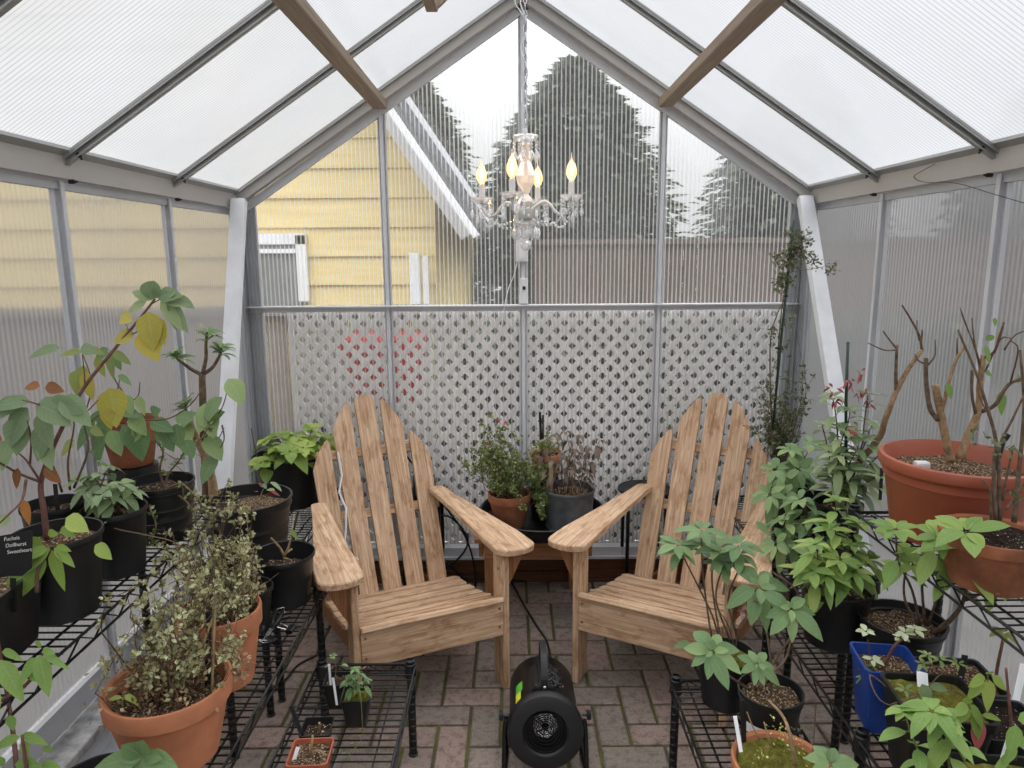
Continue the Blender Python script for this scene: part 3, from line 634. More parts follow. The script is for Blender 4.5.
# ------------------------------------------------------------------ pots
def pot_part(t, x, y, z, r, h, style='nursery', mat='black_plastic', soil='soil', fill=.86, k=.78, soil_bump=.006, sq_rot=0.):
    """style: nursery, ribbed, clay, tub, square.  returns soil height"""
    mb = MB(); rb = r*k; th = max(.0022, r*.03)
    if style == 'square':
        def ring(hw, zz, rad=.18):
            out = []
            for q in range(4):
                for j in range(4):
                    a_ = PI/2*q+PI/2*j/3; cx_ = (1-rad)*hw*(1 if q in (0, 3) else -1); cy_ = (1-rad)*hw*(1 if q in (0, 1) else -1)
                    px, py = cx_+rad*hw*math.cos(a_), cy_+rad*hw*math.sin(a_)
                    out.append((x+px*math.cos(sq_rot)-py*math.sin(sq_rot), y+px*math.sin(sq_rot)+py*math.cos(sq_rot), z+zz))
            return out
        def R_(f): return r*(k+(1-k)*f)
        rs = [ring(rb*.9, 0), ring(rb, .004), ring(R_(.88)*.985, h*.88), ring(r*1.01, h*.89), ring(r*1.03, h), ring(r*.95, h), ring(r*.93, h*.88), ring(rb*.93, .012)]
        m_ = 16; vs = [v for q in rs for v in q]; fs = [tuple(range(m_))[::-1], tuple(range((len(rs)-1)*m_, len(rs)*m_))]
        for a_ in range(len(rs)-1):
            for b_ in range(m_): fs.append((a_*m_+b_, a_*m_+(b_+1) % m_, (a_+1)*m_+(b_+1) % m_, (a_+1)*m_+b_))
        mb.add(vs, fs); pt = mb.build('pot', mat, t, 'auto'); sh_ = h*fill; rs_ = R_(fill)*.94
        mb = MB(); G = 9; vs = []
        for i in range(G+1):
            for j in range(G+1):
                u_, v_ = (i/G*2-1)*rs_*.98, (j/G*2-1)*rs_*.98
                vs.append((x+u_*math.cos(sq_rot)-v_*math.sin(sq_rot), y+u_*math.sin(sq_rot)+v_*math.cos(sq_rot), z+sh_+random.uniform(-1, 1)*soil_bump))
        mb.add(vs, [(i*(G+1)+j, (i+1)*(G+1)+j, (i+1)*(G+1)+j+1, i*(G+1)+j+1) for i in range(G) for j in range(G)]); mb.build('soil', soil, t, 'all')
        return z+sh_
    if style == 'clay':
        c = h*.76; prof = [(rb*.95, 0), (rb, .003), (rb+(r*.93-rb)*.98, c), (r*.985, c+.002), (r*1.0, h-.006), (r*.985, h-.001), (r*.955, h), (r*.90, h-.005), (r*.87, c), (rb*.85, .02)]
    elif style == 'tub':
        c = h*.80; prof = [(rb*.9, 0), (rb, .004), (rb+(r*.90-rb)*.97, c-.02), (r*.93, c-.012), (r*.93, c+.004), (r*.945, h-.034), (r*.99, h-.028), (r*1.01, h-.014), (r*.99, h-.002), (r*.94, h), (r*.885, h-.02), (rb*.9, .03)]
    elif style == 'ribbed':
        prof = [(rb*.95, 0), (rb, .004)]
        for i in range(4): f = .2+.18*i; rr = rb+(r*.95-rb)*f; prof += [(rr, h*f), (rr*1.012, h*f+.003), (rr*1.012, h*f+.006), (rr*1.0, h*f+.009)]
        prof += [(r*.95, h*.86), (r*.975, h*.865), (r*.98, h*.89), (r*.96, h*.895), (r*.965, h-.008), (r*1.0, h-.006), (r*1.0, h), (r*.95, h), (r*.93, h*.8), (rb*.92, .012)]
    else:
        prof = [(rb*.95, 0), (rb, .004), (rb*.97+.001, .012), (rb+(r*.955-rb)*.9, h*.9), (r*.955, h-.014), (r*.99, h-.012), (r*1.0, h-.004), (r*.985, h), (r*.95, h-.001), (r*.925, h*.86), (rb*.92, .012)]
    mb.lathe(prof, (x, y, z), 40)
    pt = mb.build('pot', mat, t, 'auto')
    sh_ = h*fill; rs_ = (rb+(r*.93-rb)*fill)*(.95 if style in ('clay', 'tub') else .97)
    mb = MB(); vs = [(x, y, z+sh_)]; RG = 6; SG = 26
    for i in range(1, RG+1):
        for j in range(SG): a_ = 2*PI*j/SG; rr = rs_*i/RG; vs.append((x+rr*math.cos(a_), y+rr*math.sin(a_), z+sh_+random.uniform(-1, 1)*soil_bump))
    fs = [(0, 1+j, 1+(j+1) % SG) for j in range(SG)]
    for i in range(RG-1):
        for j in range(SG): fs.append((1+i*SG+j, 1+(i+1)*SG+j, 1+(i+1)*SG+(j+1) % SG, 1+i*SG+(j+1) % SG))
    mb.add(vs, fs); mb.build('soil', soil, t, 'all')
    return z+sh_
# ------------------------------------------------------------------ plants
def rv(s=1.): return V((random.uniform(-s, s), random.uniform(-s, s), random.uniform(-s, s)))
def curve(a, b, sag=.0, wig=.0, n=8, side=None):
    a, b = V(a), V(b); out = []; sd = side if side else rv(); L = (b-a).length
    for i in range(n+1):
        t = i/n; p = a.lerp(b, t)+V((0, 0, 1))*sag*math.sin(PI*t)+sd*wig*L*math.sin(PI*t)
        if 0 < i < n: p += rv(.006)*wig*6
        out.append(p)
    return out
def smoothpath(pts, n=5):
    pts = [V(p) for p in pts]; out = []
    P = [pts[0]*2-pts[1]]+pts+[pts[-1]*2-pts[-2]]
    for i in range(1, len(P)-2):
        for k in range(n):
            t = k/n; a, b, c, d = P[i-1], P[i], P[i+1], P[i+2]
            out.append(.5*((2*b)+(c-a)*t+(2*a-5*b+4*c-d)*t*t+(3*b-a-3*c+d)*t**3))
    return out+[pts[-1]]
def taper(n, a, b): return [a+(b-a)*i/(n-1) for i in range(n)]
def rosette(mb, p, axis, n, L, W, elev=.35, droop=.35, lv=(.2, .8), fold=.22):
    ax = V(axis).normalized(); a = ax.orthogonal().normalized(); b = ax.cross(a); ph = random.random()*6
    for i in range(n):
        an = ph+i*2.4; d = (a*math.cos(an)+b*math.sin(an))*math.cos(elev)+ax*math.sin(elev)
        s = random.uniform(.7, 1.12); d = (d+rv(.12)).normalized()
        mb.leaf(p+d*L*.08, d, ax, L*s, W*s, fold, droop*random.uniform(.6, 1.4), random.uniform(*lv))
def leafy_stem(ms, ml, path, r0, r1, nodes, L, W, start=.35, tipn=6, elev=.3, droop=.35, lv=(.2, .8), pet=.015, per=2):
    n = len(path); ms.tube(path, taper(n, r0, r1), 6)
    ph = random.random()*PI
    for k in range(nodes):
        t = start+(1-start)*k/max(1, nodes); i = min(n-2, int(t*(n-1))); f = t*(n-1)-i; p = path[i].lerp(path[i+1], f)
        ax = (path[i+1]-path[i]).normalized(); a = ax.orthogonal().normalized(); b = ax.cross(a)
        for j in range(per):
            an = ph+k*PI/2+j*2*PI/per+random.uniform(-.3, .3); d = (a*math.cos(an)+b*math.sin(an))*math.cos(elev)+ax*math.sin(elev)*.7
            s = random.uniform(.7, 1.1); q = p+d*pet*s
            if pet > .004: ms.tube([p, q], r1*.7, 4)
            ml.leaf(q, d+V((0, 0, random.uniform(-.25, .15))), V((0, 0, 1)), L*s, W*s, .22, droop*random.uniform(.5, 1.5), random.uniform(*lv))
    if tipn: rosette(ml, path[-1], (path[-1]-path[-2]).normalized()*.6+V((0, 0, .5)), tipn, L*.8, W*.8, .35, droop, lv)
def bush(ms, ml, base, rb, blobs, stems, twigs, leaves, L, W, r0=.003, lv=(.1, .9), full=True, wild=.25):
    """fine shrub: wiry stems from the soil into ellipsoids (centre, radii)"""
    base = V(base)
    for i in range(stems):
        c, rad, wgt = random.choices(blobs, [q[2] for q in blobs])[0]
        tip = V(c)+V((random.gauss(0, .5)*rad[0], random.gauss(0, .5)*rad[1], random.gauss(0, .5)*rad[2]))
        b0 = base+V((random.uniform(-rb, rb), random.uniform(-rb, rb), 0))
        p = curve(b0, tip, .02, wild, 8); ms.tube(p, taper(9, r0, r0*.35), 4)
        for j in range(twigs):
            t = random.uniform(.3, 1); k = min(7, int(t*8)); q = p[k].lerp(p[k+1], t*8-k)
            d = (rv()+(p[k+1]-p[k]).normalized()*.7+V((0, 0, .25))).normalized(); e = q+d*random.uniform(.2, .5)*min(rad)*1.1
            tw = curve(q, e, 0, .15, 3); ms.tube(tw, r0*.3, 3)
            for m_ in range(leaves):
                s = random.random(); kk = min(2, int(s*3)); pp = tw[kk].lerp(tw[kk+1], s*3-kk)
                ml.tiny(pp, rv()+d*.5, rv()+V((0, 0, .8)), L*random.uniform(.6, 1.2), W*random.uniform(.7, 1.1), random.uniform(*lv))
def potted(name, label, x, y, z, cat='potted plant', group=None): return thing(name, label, cat, (x, y, z), 0, group)
def plant_tag(t, p, q, w_, mat='black_matte', writing=None, ink='ink_white', size=.01, head=None, facing=(0, -1, .2)):
    mb = MB(); mb.beam(p, q, w_, .0022, up=facing, bev=.0006)
    if head: mb.beam(V(q)-V((0, 0, 0)), V(q)+(V(q)-V(p)).normalized()*head[1], head[0], .0022, up=facing, bev=.0008)
    g_ = mb.build('plant_tag', mat, t)
    return g_
def writing(parent, lines, origin, xdir, ydir, size, ink, gap=1.4):
    xd, yd = V(xdir).normalized(), V(ydir).normalized(); nd = xd.cross(yd); mb = MB()
    for i, ln in enumerate(lines):
        cu_ = bpy.data.curves.new('text', 'FONT'); cu_.body = ln; cu_.size = size; cu_.shear = .25; cu_.extrude = .0001
        to = bpy.data.objects.new('text', cu_); C.objects.link(to); dg = bpy.context.evaluated_depsgraph_get(); dg.update()
        me = bpy.data.meshes.new_from_object(to.evaluated_get(dg))
        o_ = V(origin)-yd*size*gap*i
        mb.add([o_+xd*v.co.x+yd*v.co.y+nd*(v.co.z+.0004) for v in me.vertices], [tuple(p.vertices) for p in me.polygons])
        bpy.data.objects.remove(to); bpy.data.curves.remove(cu_); bpy.data.meshes.remove(me)
    mb.build('lettering', ink, parent)
#==PART3==
def mbs(): return MB(), MB()
def fin(t, ms, ml, stem='stem_thin', leaf='leaf_mid', sname='stems', lname='foliage'):
    ms.build(sname, stem, t, 'all'); return ml.build(lname, leaf, t, 'all')
def path(*pts, n=4): return smoothpath([at(x, y, Y=Y) for x, y, Y in pts], n)
def straight_to(x, y, z, px, py, Y): return V((x, y, z)), at(px, py, Y=Y)
def bracts(t, items, leaf, L, W, name='blossoms', n=8):
    mb = MB()
    for p in items:
        for i in range(n): mb.leaf(V(p)+rv(L*.5), rv()+V((0, 0, -.2)), rv(), L, W, .2, .3, random.random(), n=3)
    mb.build(name, leaf, t, 'all')

# ---------- left: corner rack
random.seed(101)
t = potted('potted_leafy_perennial', 'large black pot of lime green rounded leaves behind the left chair', -1.035, -.185, ZMD)
s = pot_part(t, -1.035, -.185, ZMD+.002, .158, .222, fill=.84)
ms, ml = mbs()
for px, py, Y in ((268, 440, -0.26), (283, 434, -0.24), (297, 437, -0.24), (312, 428, -0.18), (322, 436, -0.21), (277, 449, -0.30), (303, 448, -0.30), (327, 444, -0.18), (261, 463, -0.34), (290, 452, -0.34), (315, 452, -0.26)):
    e = at(px, py, Y=Y); p = curve((-1.035+(e.x+1.035)*.5, -.185+(e.y+.185)*.5, s), e, 0, .08, 6)
    leafy_stem(ms, ml, p, .003, .0018, 2, .075, .062, .55, 5, .3, .45, (.3, .95), .012)
fin(t, ms, ml, 'stem_green', 'leaf_lime')
mb = MB(); mb.tube([at(259, 468, Y=-.27), at(251, 428, Y=-.26)], .0025, 5); mb.build('support_cane', 'stem_thin', t)

random.seed(102)
t = potted('potted_pruned_tree', 'big black pot with a thick forked pruned trunk beside the white brace', -1.0, -.79, ZMD)
s = pot_part(t, -1.0, -.79, ZMD+.002, .158, .236, fill=.82, soil='bark_soil', style='ribbed')
mb = MB(); mb.tube(path((207, 507, -.80), (206, 470, -.80), (204, 440, -.80), (203, 405, -.80), (202, 373, -.80)), taper(17, .0165, .011), 10)
mb.build('trunk', 'bark', t, 'all')
mb = MB(); mb.tube(path((214, 505, -.84), (212, 480, -.84), (203, 452, -.82), (192, 430, -.82), (189, 418, -.82)), taper(17, .017, .011), 10); mb.build('leaning_trunk', 'bark_tan', t, 'all')
ms, ml = mbs(); tips = []
for pts in (((202, 375, -.80), (191, 369, -.82), (180, 361, -.83), (174, 355, -.83)), ((202, 375, -.80), (212, 368, -.79), (219, 357, -.78), (222, 348, -.77)), ((203, 373, -.80), (206, 358, -.80), (206, 345, -.80), (207, 332, -.80)), ((191, 428, -.82), (186, 412, -.82), (186, 402, -.82))):
    p = path(*pts); ms.tube(p, taper(len(p), .0072, .004), 7); tips.append((p[-1], p[-4]))
for (a_, b_) in tips:
    for k in range(3): rosette(ml, a_.lerp(b_, k*.5), V((random.uniform(-.6, .6), 0, 1)), 7, .056, .019, .55, .35, (.3, 1.))
for pts in (((203, 430, -.80), (212, 420, -.86), (222, 408, -.88), (228, 388, -.90)), ((222, 425, -.86), (224, 440, -.88), (216, 455, -.88)), ((205, 455, -.8), (215, 445, -.84), (224, 428, -.88))):
    p = path(*pts); ms.tube(p, taper(len(p), .003, .0015), 5)
for px, py in ((222, 397), (212, 402), (206, 408), (228, 379), (225, 412), (197, 413), (186, 420), (218, 455), (205, 437)):
    ml.leaf(at(px, py, Y=-.87), V((random.uniform(-1, 1), -.3, -.3)), V((0, -.5, 1)), .085, .065, .15, .5, random.uniform(.2, .9))
ms.build('branches', 'bark', t, 'all'); ml.build('foliage', 'leaf_mid', t, 'all')
ml = MB(); ml2 = MB()
for px, py in ((258, 492), (262, 488), (266, 494), (270, 491)): ml.leaf(at(px, py, Y=-.82), rv()+V((0, 0, .7)), rv(), .035, .012, .2, .4, random.random())
ml.build('red_leaves', 'leaf_pink', t, 'all')
for px, py in ((266, 486), (270, 482), (275, 492), (262, 484)): ml2.leaf(at(px, py, Y=-.80), rv()+V((.3, 0, .3)), V((0, -.3, 1)), .05, .018, .2, .4, random.random())
ml2.build('low_leaves', 'leaf_grey', t, 'all')

# ---------- left: top rack row of black pots
random.seed(103)
t = potted('potted_twiggy_shrub', 'black ribbed pot with bare curling twigs at the back end of the left upper rack', -.985, -1.40, ZT)
s = pot_part(t, -.985, -1.40, ZT+.002, .088, .155, style='ribbed', fill=.84)
ms, ml = mbs()
for pts in (((165, 492, -1.40), (168, 475, -1.38), (178, 462, -1.36), (188, 448, -1.34)), ((165, 492, -1.40), (160, 470, -1.4), (163, 452, -1.4), (155, 440, -1.4)), ((166, 490, -1.42), (185, 500, -1.46), (196, 520, -1.5), (192, 545, -1.5)), ((165, 490, -1.42), (182, 484, -1.44), (198, 500, -1.46), (207, 510, -1.48)), ((162, 490, -1.4), (150, 505, -1.48), (156, 525, -1.52), (150, 545, -1.54)), ((188, 448, -1.34), (200, 440, -1.3), (210, 425, -1.28))):
    p = path(*pts); ms.tube(p, taper(len(p), .0035, .0015), 5)
    for k in range(4, len(p), 1):
        for q in range(2): ml.tiny(p[k], rv(), rv(), .016, .009, random.random())
        if random.random() < .5: d = rv(.035); ms.tube([p[k], p[k]+d], .0009, 3)
fin(t, ms, ml, 'stem_thin', 'leaf_small')
t = potted('potted_trailing_shrub', 'black pot of small grey green leaves between two larger black pots, upper left', -.99, -1.605, ZT)
random.seed(104); s = pot_part(t, -.99, -1.605, ZT+.002, .072, .158, fill=.84)
ms, ml = mbs()
for px, py, Y in ((95, 478, -1.60), (110, 468, -1.58), (88, 490, -1.62), (120, 485, -1.62), (132, 492, -1.60), (101, 495, -1.66), (80, 480, -1.6)):
    e = at(px, py, Y=Y); p = curve((-.99+random.uniform(-.03, .03), -1.605, s), e, .01, .12, 6); leafy_stem(ms, ml, p, .0028, .0014, 3, .05, .026, .4, 6, .2, .5, (.3, .8), .008)
ms.tube(path((108, 525, -1.62), (120, 530, -1.68), (150, 536, -1.7), (178, 545, -1.7), (196, 575, -1.7)), taper(17, .002, .001), 5)
fin(t, ms, ml, 'stem_thin', 'leaf_grey')
t = potted('potted_tall_shrub', 'black pot with a tall leaning reddish stem reaching yellow leaves up the left wall', -1.0, -1.80, ZT)
random.seed(105); s = pot_part(t, -1.0, -1.80, ZT+.002, .088, .176, fill=.86, soil='bark_soil')
ms, ml = mbs(); mo = MB(); mg = MB()
MST = [((47, 540, -1.80), (44, 512, -1.80), (41, 482, -1.79), (52, 450, -1.78), (66, 420, -1.76), (85, 386, -1.74), (117, 346, -1.71), (137, 322, -1.69), (155, 299, -1.67)),]
p = path(*MST[0]); ms.tube(p, taper(len(p), .0062, .0024), 8)
for pts, r in ((((41, 482, -1.79), (20, 474, -1.8), (0, 463, -1.84), (-20, 455, -1.9)), .0032), (((26, 480, -1.8), (22, 500, -1.84), (8, 515, -1.88), (-8, 530, -1.9)), .003), (((41, 482, -1.8), (26, 460, -1.82), (17, 452, -1.82)), .0025), (((30, 465, -1.8), (31, 440, -1.82), (27, 420, -1.84)), .0022), (((66, 420, -1.76), (50, 412, -1.8), (40, 405, -1.82), (22, 400, -1.84)), .0026), (((66, 422, -1.76), (86, 412, -1.74), (98, 400, -1.72)), .0022), (((50, 455, -1.78), (45, 432, -1.8), (42, 420, -1.82)), .0024), (((85, 386, -1.74), (84, 370, -1.74), (82, 352, -1.74)), .0018), (((125, 338, -1.7), (150, 325, -1.7), (160, 318, -1.7)), .0013), (((150, 305, -1.68), (165, 297, -1.66), (175, 298, -1.66)), .0013), (((117, 346, -1.71), (128, 332, -1.7), (123, 318, -1.7)), .001)):
    q = path(*pts); ms.tube(q, taper(len(q), r, r*.5), 6)
def lf(mb, px, py, Y, dx, dz, L, W, lv, dr=.3, n_=6, dy=-.2): mb.leaf(at(px, py, Y=Y), V((dx, dy, dz)), V((random.uniform(-.4, .4), -.9, random.uniform(.2, .8))), L*.86, W*.82, .14, dr, lv, n_, .8)
for a_ in ((150, 300, .2, .6, .085, .05, .4), (158, 298, .9, .4, .08, .045, .35), (165, 300, 1, .1, .07, .04, .5), (160, 302, .8, -.6, .08, .034, .9), (164, 299, .5, .5, .055, .03, .7), (146, 302, -.9, -.3, .05, .028, .8), (170, 303, .2, -1, .055, .03, .9), (156, 296, .1, 1, .04, .025, .6), (152, 300, -.5, .4, .06, .03, .7), (168, 300, .7, -.9, .08, .034, .5), (175, 298, .8, -.2, .055, .03, .3)): lf(mg, a_[0], a_[1], -1.67, *a_[2:])
for a_ in ((148, 312, .15, -1, .075, .065, .9), (160, 318, .15, -1, .055, .03, .9), (143, 330, .4, -.8, .07, .065, 1.), (120, 318, .4, .1, .05, .04, .95), (134, 334, -.8, -.1, .05, .04, .9), (160, 322, .0, -1, .05, .03, .85), (110, 388, .2, -.8, .08, .075, .85), (107, 405, .1, -1, .05, .05, 1.), (84, 372, .3, -1, .06, .035, .9), (76, 370, -.1, -1, .05, .03, .5)): lf(ml, a_[0], a_[1], -1.70, *a_[2:])
for a_ in ((22, 400, -1, -.3, .09, .045, .3), (30, 402, -1, .15, .08, .04, .3), (36, 405, .9, -.1, .10, .06, .3), (28, 408, -.6, -.8, .08, .065, .2), (20, 418, -.3, -1, .07, .06, .3), (40, 412, .3, -1, .075, .045, .4), (50, 405, 1, .2, .09, .05, .3), (60, 398, .8, -.4, .09, .055, .4), (6, 412, -1, -.2, .08, .03, .5), (60, 348, -1, .0, .07, .025, .4), (80, 350, 1, .2, .05, .03, .4), (8, 440, -.3, -1, .06, .05, .6), (46, 425, -.4, -1, .07, .05, .3), (42, 440, .4, -1, .06, .04, .6), (12, 520, -1, .2, .05, .03, .8)): lf(mg, a_[0], a_[1], -1.82, *a_[2:])
for a_ in ((45, 388, .9, .15, .055, .03, .3), (40, 386, -.9, .1, .035, .025, .5), (48, 398, .2, -.8, .05, .035, .4), (18, 468, -.1, -1, .04, .028, .2), (42, 438, .2, -1, .05, .028, .7), (2, 440, -.9, .3, .04, .03, .6), (24, 500, .2, -1, .05, .025, .9), (44, 468, .7, -.4, .05, .03, .3)): lf(mo, a_[0], a_[1], -1.81, *a_[2:])
ms.build('stems', 'stem_red', t, 'all'); mg.build('green_foliage', 'leaf_grey', t, 'all'); ml.build('yellow_foliage', 'leaf_autumn', t, 'all'); mo.build('orange_foliage', 'leaf_orange', t, 'all')
t = potted('potted_young_shrub', 'square black pot with bright lime leaves and a black name tag at the far left', -1.04, -1.975, ZT)
random.seed(106); s = pot_part(t, -1.04, -1.975, ZT+.002, .082, .150, 'square', soil='bark_soil', fill=.86, sq_rot=.1)
ms, ml = mbs(); p = path((37, 592, -1.97), (38, 570, -1.97), (50, 550, -1.96)); ms.tube(p, taper(len(p), .004, .0025), 6)
for a_ in ((50, 548, -.9, -.6, .075, .035, .5), (48, 549, -1, -.1, .06, .03, .6), (45, 555, -.7, -1, .085, .04, .4), (52, 550, .4, -1, .075, .04, .6), (54, 548, .9, -.5, .055, .022, .5), (42, 545, -.6, .6, .05, .03, .6), (30, 565, -.9, -.5, .06, .03, .4), (56, 547, 1, .15, .04, .015, .5)): lf(ml, a_[0], a_[1], -1.96, *a_[2:])
for a_ in ((66, 518, .9, -.3, .055, .04, .9), (60, 530, .8, .1, .045, .022, .4), (48, 535, .6, .4, .04, .02, .5), (95, 545, .8, -.4, .045, .03, .7)): lf(ml, a_[0], a_[1], -1.93, *a_[2:])
fin(t, ms, ml, 'stem_thin', 'leaf_lime')
p_ = at(14, 612, Y=-2.0); q_ = at(13, 578, Y=-2.0); mb = MB(); mb.beam(p_, q_, .010, .002, up=(0, -1, .2)); c0 = at(6, 556, Y=-2.0)
mb.add([at(-8, 576, Y=-2.), at(22, 576, Y=-2.), at(32, 568, Y=-2.), at(33, 530, Y=-2.), at(-12, 538, Y=-2.), at(-12, 572, Y=-2.)], [(0, 1, 2, 3, 4, 5)])
mb.add([at(-8, 576, Y=-1.998), at(22, 576, Y=-1.998), at(32, 568, Y=-1.998), at(33, 530, Y=-1.998), at(-12, 538, Y=-1.998), at(-12, 572, Y=-1.998)], [(5, 4, 3, 2, 1, 0)])
tg = mb.build('name_tag', 'black_matte', t)
writing(tg, ['Fuchsia', 'Dollhurst', 'Sweetheart'], at(4, 541, Y=-2.003), (1, 0, .12), (-.1, 0, 1), .0098, 'ink_white', 1.25)
t = potted('potted_yellowing_shrub', 'black pot against the left wall with bare brown stems behind the tall leaning one', -1.135, -1.60, ZT)
random.seed(107); s = pot_part(t, -1.135, -1.60, ZT+.002, .068, .168, fill=.84)
ms, ml = mbs()
for pts in (((70, 490, -1.60), (68, 460, -1.6), (74, 425, -1.6), (68, 400, -1.6)), ((62, 492, -1.6), (50, 460, -1.62), (30, 440, -1.62)), ((74, 488, -1.6), (88, 450, -1.6), (84, 420, -1.6), (92, 385, -1.58), (82, 352, -1.56))):
    p = path(*pts); ms.tube(p, taper(len(p), .003, .0012), 5)
for a_ in ((82, 352, -.9, .1, .06, .022, .5), (86, 350, .9, .1, .06, .025, .4), (95, 358, .6, -.6, .05, .03, .6), (84, 365, -.2, -1, .06, .035, .6), (108, 352, .3, -1, .06, .03, .3), (112, 352, .9, -.3, .06, .025, .3), (75, 440, -.6, -.5, .05, .03, .5), (90, 430, .7, .1, .05, .03, .4)): lf(ml, a_[0], a_[1], -1.57, *a_[2:])
fin(t, ms, ml, 'stem_thin', 'leaf_autumn'); mb = MB(); p_, q_ = at(58, 512, Y=-1.64), at(55, 484, Y=-1.64); g_ = plant_tag(t, p_, q_, .01)
# terracotta pot raised on an upturned black pot
t = tag(MB().lathe([(.082, 0), (.082, .012), (.078, .014), (.066, .138), (.0, .14)], (-1.165, -1.19, ZT+.002), 32).build('upturned_pot', 'black_plastic', smooth='auto'), 'upturned black pot propping up a terracotta pot against the left wall', 'pot')
t = potted('potted_broad_leaf_plant', 'terracotta pot of broad green leaves raised on an upturned black pot', -1.165, -1.19, ZT+.143)
random.seed(108); s = pot_part(t, -1.165, -1.19, ZT+.143, .080, .135, 'clay', 'terra_old', k=.7, fill=.8)
ms, ml = mbs()
for pts in (((126, 418, -1.19), (124, 395, -1.19), (118, 385, -1.19), (112, 372, -1.19), (110, 350, -1.19)), ((127, 418, -1.19), (128, 405, -1.19), (138, 396, -1.18), (140, 382, -1.18)), ((120, 416, -1.19), (116, 400, -1.19), (120, 378, -1.2)), ((120, 420, -1.19), (100, 415, -1.4), (88, 425, -1.42)), ((130, 420, -1.19), (150, 420, -1.42), (170, 418, -1.44), (190, 405, -1.44), (205, 385, -1.42))):
    p = path(*pts); ms.tube(p, taper(len(p), .0028, .0013), 5)
for a_ in ((135, 425, .3, -1, .09, .08, .3), (122, 425, .6, -.9, .10, .05, .3), (95, 420, -.8, -.8, .09, .04, .2), (100, 425, .0, -1, .10, .05, .2), (112, 415, -.9, .1, .07, .04, .2), (120, 412, .9, .1, .08, .035, .2), (130, 415, .6, -.5, .07, .05, .8), (110, 430, .4, -.9, .07, .05, .7), (150, 422, .8, -.1, .08, .05, .2), (160, 425, .5, -.8, .075, .06, .2), (152, 415, .4, .5, .06, .04, .3), (165, 432, .5, -.8, .05, .05, .7), (105, 420, -.3, -.9, .06, .04, .4), (175, 418, .8, .2, .07, .045, .3), (176, 424, .1, -1, .06, .05, .3), (125, 395, .4, -.7, .055, .035, .8), (142, 425, -.6, -.7, .05, .04, .9), (112, 352, .5, -1, .05, .03, .3), (108, 348, -.7, -.5, .05, .03, .4), (92, 455, .3, .7, .03, .02, .5), (118, 375, .8, -.3, .05, .02, .5), (138, 396, .3, -1, .05, .03, .9), (185, 440, .4, -.8, .05, .045, .3)): lf(ml, a_[0], a_[1], -1.40, *a_[2:])
fin(t, ms, ml, 'stem_thin', 'leaf_mid')

# ---------- left: middle rack
random.seed(109)
t = potted('potted_cutting', 'round black pot holding one pale leafless cutting on the rack beside the left armrest', -.775, -1.10, ZMD)
s = pot_part(t, -.775, -1.10, ZMD+.002, .098, .162, fill=.66)
ms, ml = mbs()
for pts in (((284, 556, -1.10), (288, 548, -1.1), (291, 537, -1.1)), ((284, 556, -1.1), (280, 548, -1.11), (271, 538, -1.12)), ((286, 553, -1.1), (292, 549, -1.08)), ((284, 558, -1.1), (291, 560, -1.08))):
    p = path(*pts); ms.tube(p, taper(len(p), .0048, .0028), 6)
ms.tube(path((290, 537, -1.09), (293, 525, -1.05), (294, 515, -1.0)), .0025, 5)
lf(ml, 291, 530, -1.10, .6, -.6, .035, .018, .5)
ms.build('stems', 'bark_tan', t, 'all'); ml.build('leaf', 'leaf_bright', t, 'all')
mb = MB(); mb.tube([at(289, 548, Y=-1.08), at(298, 512, Y=-1.02)], .0045, 6); mb.build('support_stick', 'black_matte', t)
def bushpot(label, x, y, r, h, seed, blobs, rim_mat, stems, tw, lv, name='potted_fine_leaved_shrub'):
    random.seed(seed); t = potted(name, label, x, y, ZMD); s = pot_part(t, x, y, ZMD+.002, r, h, 'clay', rim_mat, 'bark_soil', .80, .70, .008)
    ms, ml = mbs(); bush(ms, ml, (x, y, s), r*.55, blobs, stems, tw, lv, .0145, .0105, .0018, (.25, 1.)); fin(t, ms, ml, 'stem_thin', 'leaf_tiny'); return t, s
t, s = bushpot('terracotta pot of fine pale leaved shrub, the nearer of two on the left rack', -.800, -1.80, .130, .176, 110,
    [(at(150, 605, Y=-1.85), (.10, .08, .05), 2), (at(190, 600, Y=-1.80), (.12, .08, .07), 4), (at(170, 650, Y=-1.8), (.12, .10, .07), 5), (at(205, 560, Y=-1.72), (.09, .07, .06), 2), (at(235, 640, Y=-1.8), (.05, .05, .05), 1)], 'terra', 58, 6, 5)
md = MB()
for i in range(420):
    p = V((-.805, -1.8, s))+V((random.gauss(0, .05), random.gauss(0, .05), random.uniform(0, .09))); md.tiny(p, rv(), rv(), .012, .008, random.random())
md.build('dry_leaves', 'leaf_dry', t, 'all')
mb = MB(); mb.tube([at(212, 690, Y=-1.80), at(215, 608, Y=-1.78)], .003, 5); mb.tube([at(195, 665, Y=-1.80), at(213, 618, Y=-1.78)], .0025, 5); mb.build('support_canes', 'bamboo', t)
mb = MB(); mb.tube([at(207, 720, Y=-1.76), at(209, 612, Y=-1.74)], .0065, 8); mb.build('black_stake', 'black_matte', t)
ml = MB(); p0 = at(122, 698, Y=-1.87); ml.leaf(p0, V((-.9, 0, .05)), V((0, -.3, 1)), .03, .013, .2, .2, .9); ml.leaf(p0, V((.9, 0, .4)), V((0, -.3, 1)), .042, .016, .2, .8, .9); ml.tube([at(123, 712, Y=-1.87), p0], .0015, 4); ml.build('seedling', 'leaf_lime', t, 'all')
